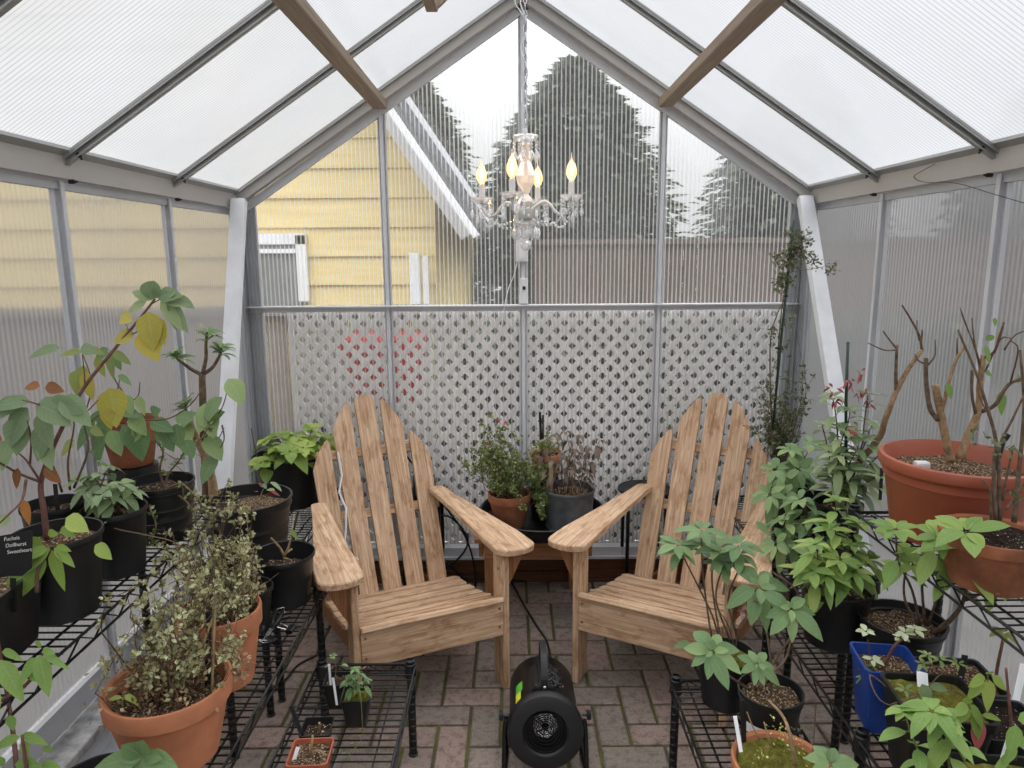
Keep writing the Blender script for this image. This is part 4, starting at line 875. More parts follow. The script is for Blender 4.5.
t, s = bushpot('terracotta pot of fine pale leaved shrub, the farther of two on the left rack', -.800, -1.525, .103, .200, 111,
    [(at(185, 560, Y=-1.55), (.10, .08, .06), 3), (at(225, 555, Y=-1.5), (.10, .08, .07), 4), (at(215, 520, Y=-1.45), (.10, .09, .07), 3), (at(240, 490, Y=-1.40), (.05, .05, .05), 2), (at(225, 600, Y=-1.52), (.08, .07, .05), 3), (at(165, 535, Y=-1.5), (.05, .05, .04), 1)], 'terra', 66, 6, 5)
md = MB()
for i in range(200):
    a_ = random.choice([(232, 655), (242, 665), (235, 672), (228, 660)]); p = at(a_[0]+random.gauss(0, 6), a_[1]+random.gauss(0, 6), Y=-1.68+random.uniform(-.02, .02)); md.tiny(p, rv(), rv(), .014, .009, .4+random.random()*.6)
for i in range(5): md.tube(curve((-.79, -1.55, s+.02), at(232+random.uniform(-8, 8), 655+random.uniform(0, 18), Y=-1.67), .04, .1, 6), .0009, 3, lv=.2)
md.build('dry_sprigs', 'leaf_dry', t, 'all')
random.seed(112)
t = potted('potted_dark_sprig', 'small dark pot half hidden behind the farther bushy terracotta pot', -.83, -1.27, ZMD)
s = pot_part(t, -.83, -1.27, ZMD+.002, .075, .13, fill=.8); ms, ml = mbs(); bush(ms, ml, (-.83, -1.27, s), .03, [(V((-.83, -1.27, s+.12)), (.06, .05, .07), 1)], 12, 4, 4, .016, .010, .0016); fin(t, ms, ml, 'stem_thin', 'leaf_tiny')
# binder clips and shears lying on the rack
for i, (px, py, sc_) in enumerate(((283, 617, 1), (291, 629, 1.1), (272, 640, .9))):
    p = at(px, py, Z=ZMD+.012); mb = MB(); a_ = .5+i; d = V((math.cos(a_), math.sin(a_), 0)); u_ = V((-d.y, d.x, 0))
    mb.beam(p-d*.018, p+d*.018, .022, .014, up=(0, 0, 1), bev=.004)
    c_ = mb.build('binder_clip', 'black_metal', None)
    mb = MB()
    for s_ in (-1, 1): mb.tube([p+d*.006*s_+u_*.008, p+d*.012*s_+u_*.035+V((0, 0, .012)), p-d*.012*s_+u_*.035+V((0, 0, .012)), p-d*.006*s_+u_*.008], .0012, 5)
    mb.build('wire_handle', 'chrome', c_)
    tag(c_, ('black binder clip on the left rack just below the small black pot', 'black binder clip in the middle of three on the left rack edge', 'black binder clip nearest the terracotta pot on the left rack')[i], 'clip', 'binder clips on the left rack')
t = thing('pruning_shears', 'black handled pruning shears lying open on the left wire rack', 'shears', tuple(at(272, 622, Z=ZMD+.003)))
p = at(272, 628, Z=ZMD+.010); q = at(283, 610, Z=ZMD+.03); mb = MB(); mb.tube([p, p.lerp(q, .5)+V((.006, 0, 0)), q], [.006, .007, .004], 7); mb.tube([p, p.lerp(q, .5)+V((-.02, .02, 0)), q+V((-.03, .03, -.012))], [.006, .007, .004], 7); mb.build('handles', 'black_matte', t, 'all')
mb = MB(); d = (p-q).normalized(); mb.beam(p, p+d*.045, .012, .003); mb.build('blade', 'chrome', t)

# ---------- left: low rack pots
random.seed(113)
def sq(label, x, y, r, h, mat, seed, soil='soil', z=ZL, fill=.85, rot=.05, name='potted_seedling'):
    random.seed(seed); t = potted(name, label, x, y, z); s = pot_part(t, x, y, z+.002, r, h, 'square', mat, soil, fill, .72, .004, rot); return t, s
t, s = sq('small square black pot with a leafy seedling on the low left rack', -.475, -1.475, .037, .085, 'black_plastic', 114, 'moss')
ms, ml = mbs(); c0 = V((-.475, -1.475, s))
for dx, dz in ((-.02, .05), (.012, .07), (.0, .085), (.03, .055), (-.01, .065)):
    p = curve(c0, c0+V((dx, -.005, dz)), 0, .1, 4); leafy_stem(ms, ml, p, .0013, .001, 2, .026, .014, .5, 5, .3, .6, (.2, .7), .004)
ms.tube(path((360, 690, -1.51), (361, 700, -1.53), (362, 716, -1.54), (362, 738, -1.55), (355, 748, -1.6), (345, 760, -1.62), (338, 775, -1.62)), .0012, 4)
for px, py in ((350, 744), (345, 756), (351, 755), (340, 755)): ml.leaf(at(px, py, Y=-1.60), rv()+V((0, 0, .5)), rv(), .018, .009, .2, .4, .8)
fin(t, ms, ml, 'stem_green', 'leaf_mid')
mb = MB(); a_ = at(337, 705, Y=-1.5); b_ = at(333, 678, Y=-1.5); mb.beam(a_, b_, .006, .0015, up=(0, -1, 0)); mb.build('white_label', 'tag_white', t)
t, s = sq('small square black pot tucked behind the leafy seedling pot', -.545, -1.40, .033, .08, 'black_matte', 115)
ms, ml = mbs(); c0 = V((-.545, -1.40, s)); p = curve(c0, c0+V((-.005, -.01, .085)), 0, .1, 4); leafy_stem(ms, ml, p, .0014, .001, 1, .022, .012, .6, 5); fin(t, ms, ml, 'stem_green', 'leaf_mid')
mb = MB(); mb.beam(at(331, 688, Y=-1.42), at(329, 664, Y=-1.42), .006, .0015, up=(0, -1, 0)); mb.build('white_label', 'tag_white', t)
t, s = sq('shallow square black pot with a dry stub at the left of the low left rack', -.555, -1.575, .037, .06, 'black_matte', 116, fill=.7)
mb = MB(); mb.tube([V((-.55, -1.575, s)), V((-.545, -1.585, s+.035))], .003, 6); mb.build('stub', 'bamboo', t)
plant_tag(t, at(303, 738, Y=-1.60), at(291, 706, Y=-1.57), .011)
t, s = sq('small square terracotta pot with a dead stem, front of the low left rack', -.535, -1.70, .047, .085, 'terra_plastic', 117, 'bark_soil')
ms, ml = mbs(); c0 = V((-.535, -1.70, s)); ms.tube([c0, c0+V((.008, 0, .055))], [.004, .003], 6); ms.tube(curve(c0+V((0, 0, .004)), c0+V((.04, -.01, .008)), .01, .1, 5), .002, 5); ms.build('dead_stem', 'bamboo', t, 'all')
mb = MB(); mb.beam(at(289, 775, Y=-1.72), at(298, 747, Y=-1.70), .009, .0015, up=(.3, -1, 0)); mb.build('white_label', 'tag_white', t)

# ---------- centre: side table, tray, pots, round stands
tb = thing('side_table', 'low brown teak side table standing between the two chairs', 'table', (.04, -.23, 0))
for i in range(5):
    y = -.385+i*.075; mb = MB(); mb.beam((-.215, y, .368), (.295, y, .368), .068, .022, up=(0, 0, 1), bev=.003); mb.build('table_board', 'teak_dark', tb)
for x in (-.15, .23):
    for y in (-.37, -.10): mb = MB(); mb.beam((x, y, 0), (x, y, .357), .05, .045, up=(0, 1, 0), bev=.003); mb.build('leg', 'teak_dark', tb)
for y in (-.395, -.075): mb = MB(); mb.beam((-.175, y, .318), (.255, y, .318), .018, .07); mb.build('apron', 'teak_dark', tb)
for x in (-.19, .27): mb = MB(); mb.beam((x, -.38, .318), (x, -.09, .318), .018, .07); mb.build('side_apron', 'teak_dark', tb)
mb = MB(); mb.lathe([(.235, 0), (.262, .006), (.270, .058), (.275, .060), (.270, .0625), (.264, .060), (.256, .012), (.0, .010)], (.075, -.225, .381), 56)
tag(mb.build('saucer_tray', 'black_metal', smooth='auto'), 'wide round black tray with an upright rim on the side table', 'tray')
zt_ = .393
random.seed(120)
t = potted('potted_flowering_bush', 'terracotta pot with an airy green bush and tiny pink flowers on the black tray', -.068, -.305, zt_)
s = pot_part(t, -.068, -.305, zt_, .092, .150, 'clay', 'terra_old', fill=.82, k=.68)
ms, ml = mbs(); bush(ms, ml, (-.068, -.305, s), .05, [(at(500, 455, Y=-.30), (.13, .10, .10), 6), (at(478, 450, Y=-.30), (.09, .07, .08), 3), (at(518, 470, Y=-.30), (.09, .07, .06), 3), (at(490, 420, Y=-.30), (.05, .04, .05), 1), (at(470, 495, Y=-.28), (.04, .04, .04), .7), (at(505, 485, Y=-.40), (.08, .02, .03), 1.5), (at(522, 508, Y=-.40), (.03, .02, .03), .5)], 70, 8, 6, .016, .010, .0017, (.2, 1.))
fin(t, ms, ml, 'stem_thin', 'leaf_small'); bracts(t, [at(499, 420, Y=-.32), at(505, 421, Y=-.32), at(488, 447, Y=-.34)], 'flower_pink', .014, .010, n=4)
t = potted('potted_mauve_perennial', 'weathered grey metal pot of mauve brown fading leaves on the black tray', .185, -.31, zt_)
random.seed(121); s = pot_part(t, .185, -.31, zt_, .112, .172, 'nursery', 'galv', 'bark_soil', .84, .9)
ms, ml = mbs()
for px, py, Y in ((545, 440, -.3), (556, 436, -.33), (566, 432, -.3), (580, 436, -.3), (588, 448, -.3), (590, 470, -.3), (574, 450, -.36), (562, 455, -.38), (552, 462, -.36), (548, 475, -.33), (540, 450, -.28), (600, 440, -.28), (570, 470, -.36)):
    e = at(px, py, Y=Y); p = curve((.185+(e.x-.185)*.6, -.31, s), e, .01, .06, 7); leafy_stem(ms, ml, p, .0022, .0012, 3, .045, .022, .5, 5, .0, .9, (.0, .8), .008)
fin(t, ms, ml, 'stem_thin', 'leaf_mauve')
t = potted('potted_creeper', 'small dark pot with a trailing green creeper between the two tray pots', .075, -.20, zt_)
random.seed(122); s = pot_part(t, .075, -.20, zt_, .062, .12, mat='black_matte')
ms, ml = mbs(); bush(ms, ml, (.075, -.22, s), .03, [(at(538, 480, Y=-.33), (.04, .03, .05), 1), (at(545, 505, Y=-.40), (.05, .02, .04), 2), (at(535, 465, Y=-.28), (.05, .03, .05), 1)], 26, 7, 6, .018, .011, .0014, (.2, 1.)); fin(t, ms, ml, 'stem_thin', 'leaf_small')
mb = MB(); mb.lathe([(.055, 0), (.055, .15), (.0, .152)], (.10, -.085, zt_), 24); tag(mb.build('upturned_pot', 'black_matte', smooth='auto'), 'dark upturned pot on the tray under a raised terracotta pot', 'pot')
t = potted('potted_staked_sprout', 'small terracotta pot with a black stake raised behind the grey metal pot', .10, -.085, zt_+.153)
random.seed(123); s = pot_part(t, .10, -.085, zt_+.153, .074, .11, 'clay', 'terra', fill=.85, k=.7)
ms, ml = mbs(); c0 = V((.10, -.085, s)); bush(ms, ml, c0, .03, [(c0+V((.0, -.02, .05)), (.07, .04, .03), 1)], 12, 4, 3, .02, .013, .0014); ml.build('foliage', 'leaf_lime', t, 'all'); ms.build('stems', 'stem_thin', t, 'all')
mb = MB(); mb.tube([at(541, 440, Y=-.09), at(540, 412, Y=-.09)], .006, 6); mb.tube([at(543, 440, Y=-.1), at(543, 415, Y=-.1)], .004, 6); mb.build('black_stake', 'black_matte', t)
def stand(label, x, y, z, r):
    t = thing('round_side_stand', label, 'stand', (x, y, 0)); mb = MB(); mb.lathe([(r*.2, -.004), (r, -.003), (r+.004, 0), (r+.004, .008), (r, .010), (r-.004, .006), (.0, .005)], (x, y, z), 48); mb.build('top', 'black_metal', t, 'auto')
    for sx, sy in ((-1, -1), (1, -1), (-1, 1), (1, 1)):
        mb = MB(); bx, by = x+sx*r*.72, y+sy*r*.62; mb.tube([(x+sx*r*.72, y+sy*r*.62, z-.003), (bx, by, .0)], .0085, 8); mb.build('leg', 'black_metal', t, 'auto')
stand('round black metal stand behind the right chair arm', .55, -.09, .475, .118)
stand('round black metal stand seen through the left chair back slats', -.47, -.09, .45, .115)
mb = MB(); c_ = V((-.46, -.09, .462)); mb.beam(c_+V((-.05, 0, .04)), c_+V((.05, .02, .04)), .09, .08, bev=.008); tag(mb.build('storage_box', 'galv'), 'small bluish grey box on the stand behind the left chair', 'box')
# cables
mb = MB()
for pts in (((402, 450, -.12), (440, 500, -.08), (462, 530, -.07), (473, 560, -.07), (474, 590, -.08), (460, 575, -.09), (440, 560, -.1), (415, 565, -.1)), ((430, 518, -.08), (450, 517, -.07), (468, 540, -.07), (455, 562, -.08), (430, 574, -.08), (395, 575, -.09)), ((425, 575, -.09), (470, 578, -.06), (510, 580, -.04), (560, 583, -.02))):
    mb.tube(path(*pts), .0048, 6)
tag(mb.build('black_cable', 'black_matte', smooth=True), 'loops of black cable hanging behind the left chair arm', 'cable')
mb = MB(); mb.tube(smoothpath([at(512, 583, Z=.006), at(524, 605, Z=.006), at(536, 625, Z=.006), at(546, 640, Z=.006), at(550, 655, Z=.006), at(550, 662, Z=.04), at(549, 668, Z=.12)], 5), .0045, 6)
tag(mb.build('heater_cable', 'black_matte', smooth=True), 'black power cable running over the pavers to the heater', 'cable')
mb = MB(); mb.tube(smoothpath([at(317, 655, Z=.006), at(298, 665, Z=.006), at(285, 680, Z=.006), at(272, 692, Z=.006), at(255, 690, Z=.006)], 5), .004, 6)
tag(mb.build('floor_cable', 'black_matte', smooth=True), 'black cable on the pavers under the left wire racks', 'cable')

# ---------- fan heater
t = thing('fan_heater', 'round black electric fan heater standing on the pavers in the aisle', 'heater', (.04, -1.23, 0))
hc = V((.039, -1.30, .137)); ax = V((0, -math.cos(.16), math.sin(.16))); upv = V((0, math.sin(.16), math.cos(.16)))
mb = MB(); mb.lathe([(.0, -.31), (.098, -.31), (.106, -.30), (.108, -.02), (.113, -.012), (.113, .004), (.110, .008), (.0, .006)], hc, 48, axis=ax); 
mb = MB(); mb.lathe([(.085, -.31), (.100, -.31), (.107, -.30), (.107, -.02), (.1, -.02), (.09, -.03)], hc, 48, axis=ax, close=True); body = mb.build('body', 'black_metal', t, 'auto')
mb = MB(); mb.lathe([(.109, -.03), (.1145, -.024), (.1155, -.004), (.110, .006), (.100, .009), (.070, .009), (.064, .004), (.060, -.02), (.064, -.03)], hc, 56, axis=ax, close=True); mb.build('front_ring', 'black_matte', t, 'auto')
mb = MB()
for r_, z_ in ((.058, .002), (.050, -.002), (.042, -.006), (.034, -.010), (.026, -.014), (.018, -.018)): mb.lathe([(r_-.0012, z_-.0012), (r_+.0012, z_-.0012), (r_+.0012, z_+.0012), (r_-.0012, z_+.0012)], hc, 40, axis=ax, close=True)
sd_ = V((1, 0, 0))
for k in range(3): a_ = PI*k/3+.3; d = sd_*math.cos(a_)+upv*math.sin(a_); mb.beam(hc+d*.062-ax*.02, hc-d*.062-ax*.02, .0025, .0025)
mb.build('outlet_grille', 'black_metal', t, 'auto')
mb = MB(); pts = []
for i in range(260): a_ = i*.35; rr = .012+.026*(i/260); pts.append(hc-ax*(.04+.004*math.sin(i*2.2))+sd_*rr*math.cos(a_)+upv*rr*math.sin(a_))
mb.tube(pts, .0016, 4); mb.build('heating_coil', 'chrome', t, 'all')
mb = MB(); mb.lathe([(.0, -.07), (.085, -.07), (.085, -.075), (.0, -.075)], hc, 32, axis=ax); mb.build('inner_baffle', 'black_matte', t)
mb = MB(); a0, a1 = hc+upv*.085-ax*.22, hc+upv*.088-ax*.05   # control housing on the top
mb.beam(a0, a1, .088, .06, up=upv, bev=.014); hs = mb.build('control_housing', 'black_matte', t)
mb = MB(); mb.beam(hc+upv*.100-ax*.27, hc+upv*.100-ax*.04, .05, .045, up=upv, bev=.01); mb.build('handle_base', 'black_matte', t)
mb = MB(); hp = [hc+upv*.115-ax*.045, hc+upv*.150-ax*.045, hc+upv*.190-ax*.075, hc+upv*.200-ax*.14, hc+upv*.190-ax*.20, hc+upv*.15-ax*.235, hc+upv*.11-ax*.24]
hp = smoothpath(hp, 4)
for i in range(len(hp)-1): mb.beam(hp[i]-(hp[i+1]-hp[i])*.15, hp[i+1]+(hp[i+1]-hp[i])*.15, .020, .014, up=(ax if i in (0, 1) else upv))
mb.build('handle', 'black_matte', t)
mb = MB(); mb.lathe([(.006, 0), (.006, .002), (.003, .004)], hc+upv*.118-ax*.034, 12, axis=ax); mb.build('screw', 'chrome', t)
for k, off in enumerate(((.038, -.075), (.036, -.135))):
    mb = MB(); c_ = hc+sd_*off[0]+upv*.114+ax*off[1]; nn = (upv+sd_*.45).normalized(); mb.lathe([(.019, 0), (.0185, .006), (.014, .008), (.012, .016), (.0, .017)], c_, 24, axis=nn); mb.beam(c_+nn*.014-sd_*.011, c_+nn*.014+sd_*.011, .005, .006, up=nn)
    kb = mb.build('knob', 'black_plastic', t, 'auto')
    mb = MB()
    for j in range(7): a_ = 2*PI*j/9+.4; d = (nn.cross(ax).normalized()*math.cos(a_)+ax*math.sin(a_)); mb.beam(c_+d*.022+nn*.001, c_+d*.0245+nn*.001, .0015, .001, up=nn)
    mb.build('dial_marks', 'ink_white', kb)
for s_ in (-1, 1):
    mb = MB(); c_ = hc+sd_*s_*.112-ax*.10+upv*.02
    mb.lathe([(.004, 0), (.004, .014), (.013, .015), (.016, .020), (.013, .027), (.0, .028)], hc+sd_*s_*.112-ax*.03+upv*.036, 10, axis=(s_, 0, 0)); mb.build('clamp_knob', 'black_plastic', t, 'auto')
c_ = hc+upv*.022-ax*.03
mb = MB(); L_ = [c_-sd_*.118, c_-sd_*.122+V((0, -.01, -.04)), V((c_.x-.124, c_.y-.03, .02)), V((c_.x-.122, c_.y-.02, .009)), V((c_.x-.12, c_.y+.05, .008)), V((c_.x-.12, c_.y+.20, .008)), V((c_.x-.10, c_.y+.22, .008)), V((c_.x+.10, c_.y+.22, .008)), V((c_.x+.12, c_.y+.20, .008)), V((c_.x+.12, c_.y+.05, .008)), V((c_.x+.122, c_.y-.02, .009)), V((c_.x+.124, c_.y-.03, .02)), c_+sd_*.122+V((0, -.01, -.04)), c_+sd_*.118]
mb.tube(smoothpath(L_, 4), .0078, 10); mb.build('tube_stand', 'black_metal', t, 'auto')
a_ = math.radians(140)
def cyl(an, z, r=.1085): return hc+(sd_*math.cos(an)+upv*math.sin(an))*r+ax*z
for nm, z0_, z1_, a0_, a1_ in (('sticker_green', -.155, -.095, 128, 143), ('sticker_yellow', -.095, -.045, 132, 144)):
    mb = MB(); vs = []; 
    for i in range(5):
        an = math.radians(a0_+(a1_-a0_)*i/4); vs += [cyl(an, z0_), cyl(an, z1_)]
    mb.add(vs, [(2*i, 2*i+1, 2*i+3, 2*i+2) for i in range(4)]); mb.build('sticker', nm, body)

# ---------- chandelier
cx0, cy0 = 0., -.6
t = thing('chandelier', 'white crystal chandelier with four lit candle bulbs hanging from the ridge', 'chandelier', (cx0, cy0, 1.56))
def cat_(r, dz, an): return V((cx0+r*math.cos(an), cy0+r*math.sin(an), dz))
mb = MB(); mb.lathe([(.0, 1.945), (.012, 1.945), (.040, 1.932), (.046, 1.942), (.044, 1.948), (.03, 1.936), (.008, 1.950), (.006, 1.975), (.0, 1.976)], (cx0, cy0, 0), 24); mb.build('top_crown', 'crystal', t, 'auto')
mb = MB(); mb.lathe([(.014, 1.925), (.020, 1.915), (.016, 1.90), (.017, 1.86), (.028, 1.835), (.034, 1.81), (.030, 1.785), (.016, 1.762), (.014, 1.752)], (cx0, cy0, 0), 14); mb.build('glass_baluster', 'crystal_warm', t)
mb = MB(); mb.lathe([(.010, 1.93), (.006, 1.92), (.006, 1.76), (.012, 1.745), (.022, 1.735), (.026, 1.722), (.020, 1.712), (.012, 1.705)], (cx0, cy0, 0), 16); mb.build('centre_column', 'white_metal', t, 'auto')
mb = MB(); mb.lathe([(.014, 1.70), (.032, 1.697), (.034, 1.69), (.030, 1.665), (.018, 1.655), (.010, 1.652)], (cx0, cy0, 0), 24); mb.build('metal_cup', 'cup_grey', t, 'auto')
mb = MB(); mb.lathe([(.010, 1.652), (.040, 1.650), (.046, 1.656), (.044, 1.645), (.022, 1.632), (.018, 1.60), (.008, 1.59)], (cx0, cy0, 0), 16); mb.build('lower_bowl', 'crystal', t)
mb = MB(); mb.ball((cx0, cy0, 1.572), .021, 12, 8); mb.build('crystal_ball', 'crystal', t)
for k, an in enumerate([math.radians(a_) for a_ in (-107, -17, 73, 163)]):
    R = .165
    prof = [(.018, 1.695), (.045, 1.712), (.070, 1.722), (.090, 1.71), (.105, 1.69), (.125, 1.675), (.148, 1.68), (.160, 1.70), (R, 1.722)]
    mb = MB(); p = smoothpath([cat_(r_, z_, an) for r_, z_ in prof], 4); mb.tube(p, .0055, 8)
    arm = mb.build('arm', 'white_metal', t, 'all')
    c_ = cat_(R, 0, an)
    mb = MB(); vs = []; prof2 = [(.006, 1.722), (.022, 1.722), (.036, 1.733), (.041, 1.742), (.034, 1.735), (.02, 1.727), (.006, 1.727)]
    mb.lathe(prof2, c_, 20); mb.build('drip_pan', 'crystal', arm)
    mb = MB(); mb.lathe([(.0105, 1.725), (.0105, 1.785), (.008, 1.788), (.008, 1.79)], c_, 16); mb.build('candle_sleeve', 'white_metal', arm, 'auto')
    mb = MB(); mb.lathe([(.006, 1.789), (.012, 1.795), (.0185, 1.812), (.0180, 1.828), (.0115, 1.848), (.004, 1.858), (.0012, 1.872), (.0004, 1.884)], c_, 16); bl = mb.build('bulb', 'bulb_glass', arm, 'all')
    mb = MB(); mb.lathe([(.002, 1.80), (.0058, 1.806), (.0062, 1.822), (.003, 1.834), (.001, 1.84)], c_, 8); mb.build('filament', 'filament', bl, 'all')
    # hanging drops under each pan, swags between arms
    for j in range(5):
        a_ = 2*PI*j/5+k; q = c_+V((.037*math.cos(a_), .037*math.sin(a_), 1.738)); mb = MB(); mb.ball(q-V((0, 0, .008)), .0045, 6, 4); mb.ball(q-V((0, 0, .018)), .0055, 6, 4)
        n_ = 3 if j % 2 else 1
        for m_ in range(n_): mb.ball(q-V((0, 0, .03+.011*m_)), .0045, 6, 4)
        mb.lathe([(.0008, 0), (.006, -.010), (.008, -.022), (.004, -.032), (.0008, -.038)], q-V((0, 0, .024+.011*n_)), 6); mb.build('crystal_drop', 'crystal', t)
    an2 = an+PI/2; mb = MB()
    for m_ in range(15):
        f = m_/14; a_ = an+(PI/2)*f; mb.ball(cat_(R*(1-.12*math.sin(PI*f)), 1.72-.085*math.sin(PI*f), a_), .0048, 6, 4)
    mb.build('bead_swag', 'crystal', t)
    mb = MB()
    for m_ in range(12):
        f = m_/11; mb.ball(cat_(.044+(R-.044)*f**.9, 1.935*(1-f)+1.745*f-.05*math.sin(PI*f) if False else 1.66+.07*f-.045*math.sin(PI*f), an), .0046, 6, 4)
    mb.build('bead_swag', 'crystal', t)
    for j in range(2):
        a_ = an+j*PI/4; q = cat_(.043, 1.934, a_); mb = MB()
        for m_ in range(3): mb.ball(q-V((0, 0, .010+.011*m_)), .005, 6, 4)
        mb.lathe([(.001, 0), (.008, -.012), (.010, -.022), (.004, -.034), (.001, -.04)], q-V((0, 0, .038)), 6); mb.build('crystal_drop', 'crystal', t)
        q = cat_(.042, 1.650, a_+.4); mb = MB(); mb.ball(q-V((0, 0, .008)), .005, 6, 4)
        mb.lathe([(.001, 0), (.009, -.014), (.011, -.026), (.005, -.04), (.001, -.046)], q-V((0, 0, .014)), 6); mb.build('crystal_drop', 'crystal', t)
mb = MB(); z = 1.975; k = 0
while z < 2.60:
    pts = []
    for i in range(13):
        a_ = 2*PI*i/12; dx, dz = .0065*math.cos(a_), .014*math.sin(a_)
        pts.append(V((cx0+(dx if k % 2 else 0), cy0+(0 if k % 2 else dx), z+.014+dz)))
    mb.tube(pts, .0014, 5); z += .0235; k += 1
mb.build('chain', 'chrome', t, 'all')
mb = MB(); mb.tube(smoothpath([V((cx0+.012*math.sin(i*1.9)-.004, cy0+.010*math.cos(i*1.9), 1.97+i*.045)) for i in range(15)], 4), .0022, 5)
sw = [V((cx0-.03, cy0+.02, 2.58)), V((cx0-.035, cy0+.02, 2.40)), V((cx0-.02, cy0+.01, 2.36)), V((cx0-.002, cy0, 2.33))]; mb.tube(smoothpath(sw, 4), .0022, 5); mb.build('cord', 'white_plastic', t, 'all')
mb = MB(); mb.beam((-.006, -.016, 1.508), (-.006, -.016, 1.612), .054, .03, up=(0, 1, 0), bev=.003); o = mb.build('outlet_box', 'white_plastic'); tag(o, 'white switch box on the centre back post just under the chandelier', 'outlet')
mb = MB(); mb.beam((-.006, -.032, 1.52), (-.006, -.032, 1.56), .03, .004, up=(0, 1, 0), bev=.001); mb.build('socket_plate', 'tag_white', o)
mb = MB(); mb.beam((.003, -.006, 1.325), (.003, -.006, 1.435), .036, .016, up=(0, 1, 0), bev=.003); o = mb.build('dimmer_switch', 'white_plastic'); tag(o, 'white dimmer with a dark button on the centre post above the rail', 'switch')
mb = MB(); mb.beam((.003, -.015, 1.385), (.003, -.015, 1.40), .013, .003, up=(0, 1, 0)); mb.build('button', 'black_matte', o)
mb = MB(); mb.tube(path((517, 262, -.02), (514, 275, -.02), (508, 290, -.02), (504, 310, -.03), (499, 345, -.03), (498, 370, -.03), (492, 400, -.03), (500, 420, -.03)), .0022, 5)
tag(mb.build('lamp_cord', 'white_plastic', smooth=True), 'thin white cord dropping from the switch box past the rail', 'cord')
mb = MB(); mb.tube(smoothpath([at(1024, 203, X=XE-.04), at(990, 193, X=XE-.04), at(955, 183, X=XE-.04), at(924, 182, X=XE-.035), at(914, 177, X=XE-.035), at(920, 172, X=XE-.035), at(935, 164, X=XE-.035)], 4), .0012, 4)
tag(mb.build('thin_wire', 'black_metal'), 'thin dark wire curling along the right eave beam', 'wire')
#==PART4==
# ---------- right: corner rack plants
random.seed(131)
t = potted('potted_climber', 'tall dark fine leaved climber on a green stake in the back right corner', 1.07, -.33, ZMD)
s = pot_part(t, 1.07, -.33, ZMD+.002, .068, .19, 'square', 'black_matte', fill=.85, sq_rot=.1)
ms, ml = mbs()
bs = [(at(778, 395, Y=-.42), (.13, .10, .09), 6), (at(770, 425, Y=-.42), (.10, .08, .06), 3), (at(800, 385, Y=-.42), (.08, .07, .07), 2), (at(788, 340, Y=-.42), (.03, .03, .06), 1)]
bush(ms, ml, (1.07, -.33, s), .02, bs, 46, 8, 7, .016, .008, .0018, (.1, .9), wild=.1)
for pts in (((770, 440, -.42), (776, 400, -.42), (778, 350, -.42), (783, 300, -.42), (790, 262, -.42), (800, 245, -.42)), ((772, 440, -.42), (770, 350, -.40), (775, 320, -.40), (786, 296, -.42))):
    p = path(*pts); ms.tube(p, taper(len(p), .003, .0018), 5)
for c_, n_ in (((788, 262), 26), ((795, 250), 26), ((806, 240), 12), ((786, 278), 20), ((808, 256), 10), ((793, 236), 12), ((782, 285), 12), ((780, 255), 10), ((829, 267), 6), ((773, 330), 5), ((790, 320), 5)):
    for i in range(n_):
        q = at(c_[0]+random.gauss(0, 4), c_[1]+random.gauss(0, 4), Y=-.42+random.gauss(0, .02)); ms.tube([q, q+rv(.02)], .0009, 3)
        for k in range(5): ml.tiny(q+rv(.014), rv(), rv(), .017, .009, random.random())
ms.tube(path((790, 272, -.42), (805, 270, -.42), (829, 266, -.42)), .001, 4)
fin(t, ms, ml, 'stem_thin', 'leaf_olive')
mb = MB(); mb.tube([at(771, 445, Y=-.43), at(782, 330, Y=-.42), at(794, 220, Y=-.41)], .0052, 8); mb.build('green_stake', 'stake', t, 'all')
mb = MB()
for px, py in ((786, 296), (777, 348)): mb.lathe([(.006, -.004), (.009, 0), (.006, .004)], at(px, py, Y=-.418), 10)
mb.build('stake_tie', 'black_matte', t)
def stems_to(t, base, s, tips, leaf, stem, L, W, nodes, r0=.0035, start=.35, tipn=6, elev=.3, droop=.35, lv=(.2, .8), pet=.014, spread=.5, sag=.0, wig=.07):
    ms, ml = mbs()
    for px, py, Y in tips:
        e = at(px, py, Y=Y); b0 = V((base[0]+(e.x-base[0])*spread*.35+random.uniform(-.01, .01), base[1]+random.uniform(-.02, .02), s)); p = curve(b0, e, sag, wig, 9)
        leafy_stem(ms, ml, p, r0, r0*.45, nodes, L, W, start, tipn, elev, droop, lv, pet)
    ms.build('stems', stem, t, 'all'); return ml.build('foliage', leaf, t, 'all')
random.seed(132)
t = potted('potted_fuchsia', 'tall leafy fuchsia with red flower tips beside the right white brace', .99, -.88, ZMD)
s = pot_part(t, 1.075, -.85, ZMD+.002, .082, .225, fill=.86, soil='bark_soil')
stems_to(t, (1.075, -.85), s, ((833, 398, -.88), (850, 412, -.86), (868, 395, -.90), (845, 430, -.92), (872, 425, -.84), (822, 425, -.86), (860, 440, -.94), (838, 455, -.95), (885, 450, -.86), (878, 475, -.94), (850, 470, -.96)), 'leaf_grey', 'stem_red', .082, .027, 8, .0038, .3, 7, .3, .3, (.2, 1.))
for q_ in (at(833, 391, Y=-.9), at(838, 398, Y=-.9), at(862, 392, Y=-.92), at(848, 383, Y=-.9), at(868, 402, Y=-.9), at(852, 433, Y=-.95), at(862, 372, Y=-.9)): bracts(t, [q_], 'leaf_pink', .026, .009, 'flower_tip', 9)
mb = MB(); mb.tube([at(846, 470, Y=-.88), at(846, 400, Y=-.88), at(848, 342, Y=-.88)], .0052, 8); mb.build('green_stake', 'stake', t, 'all')
mb = MB(); plant_tag(t, at(880, 500, Y=-.98), at(882, 468, Y=-.96), .011)
random.seed(133)
t = potted('potted_leafy_shrub', 'black pot of dark green pointed leaves just right of the right chair back', .86, -.80, ZMD)
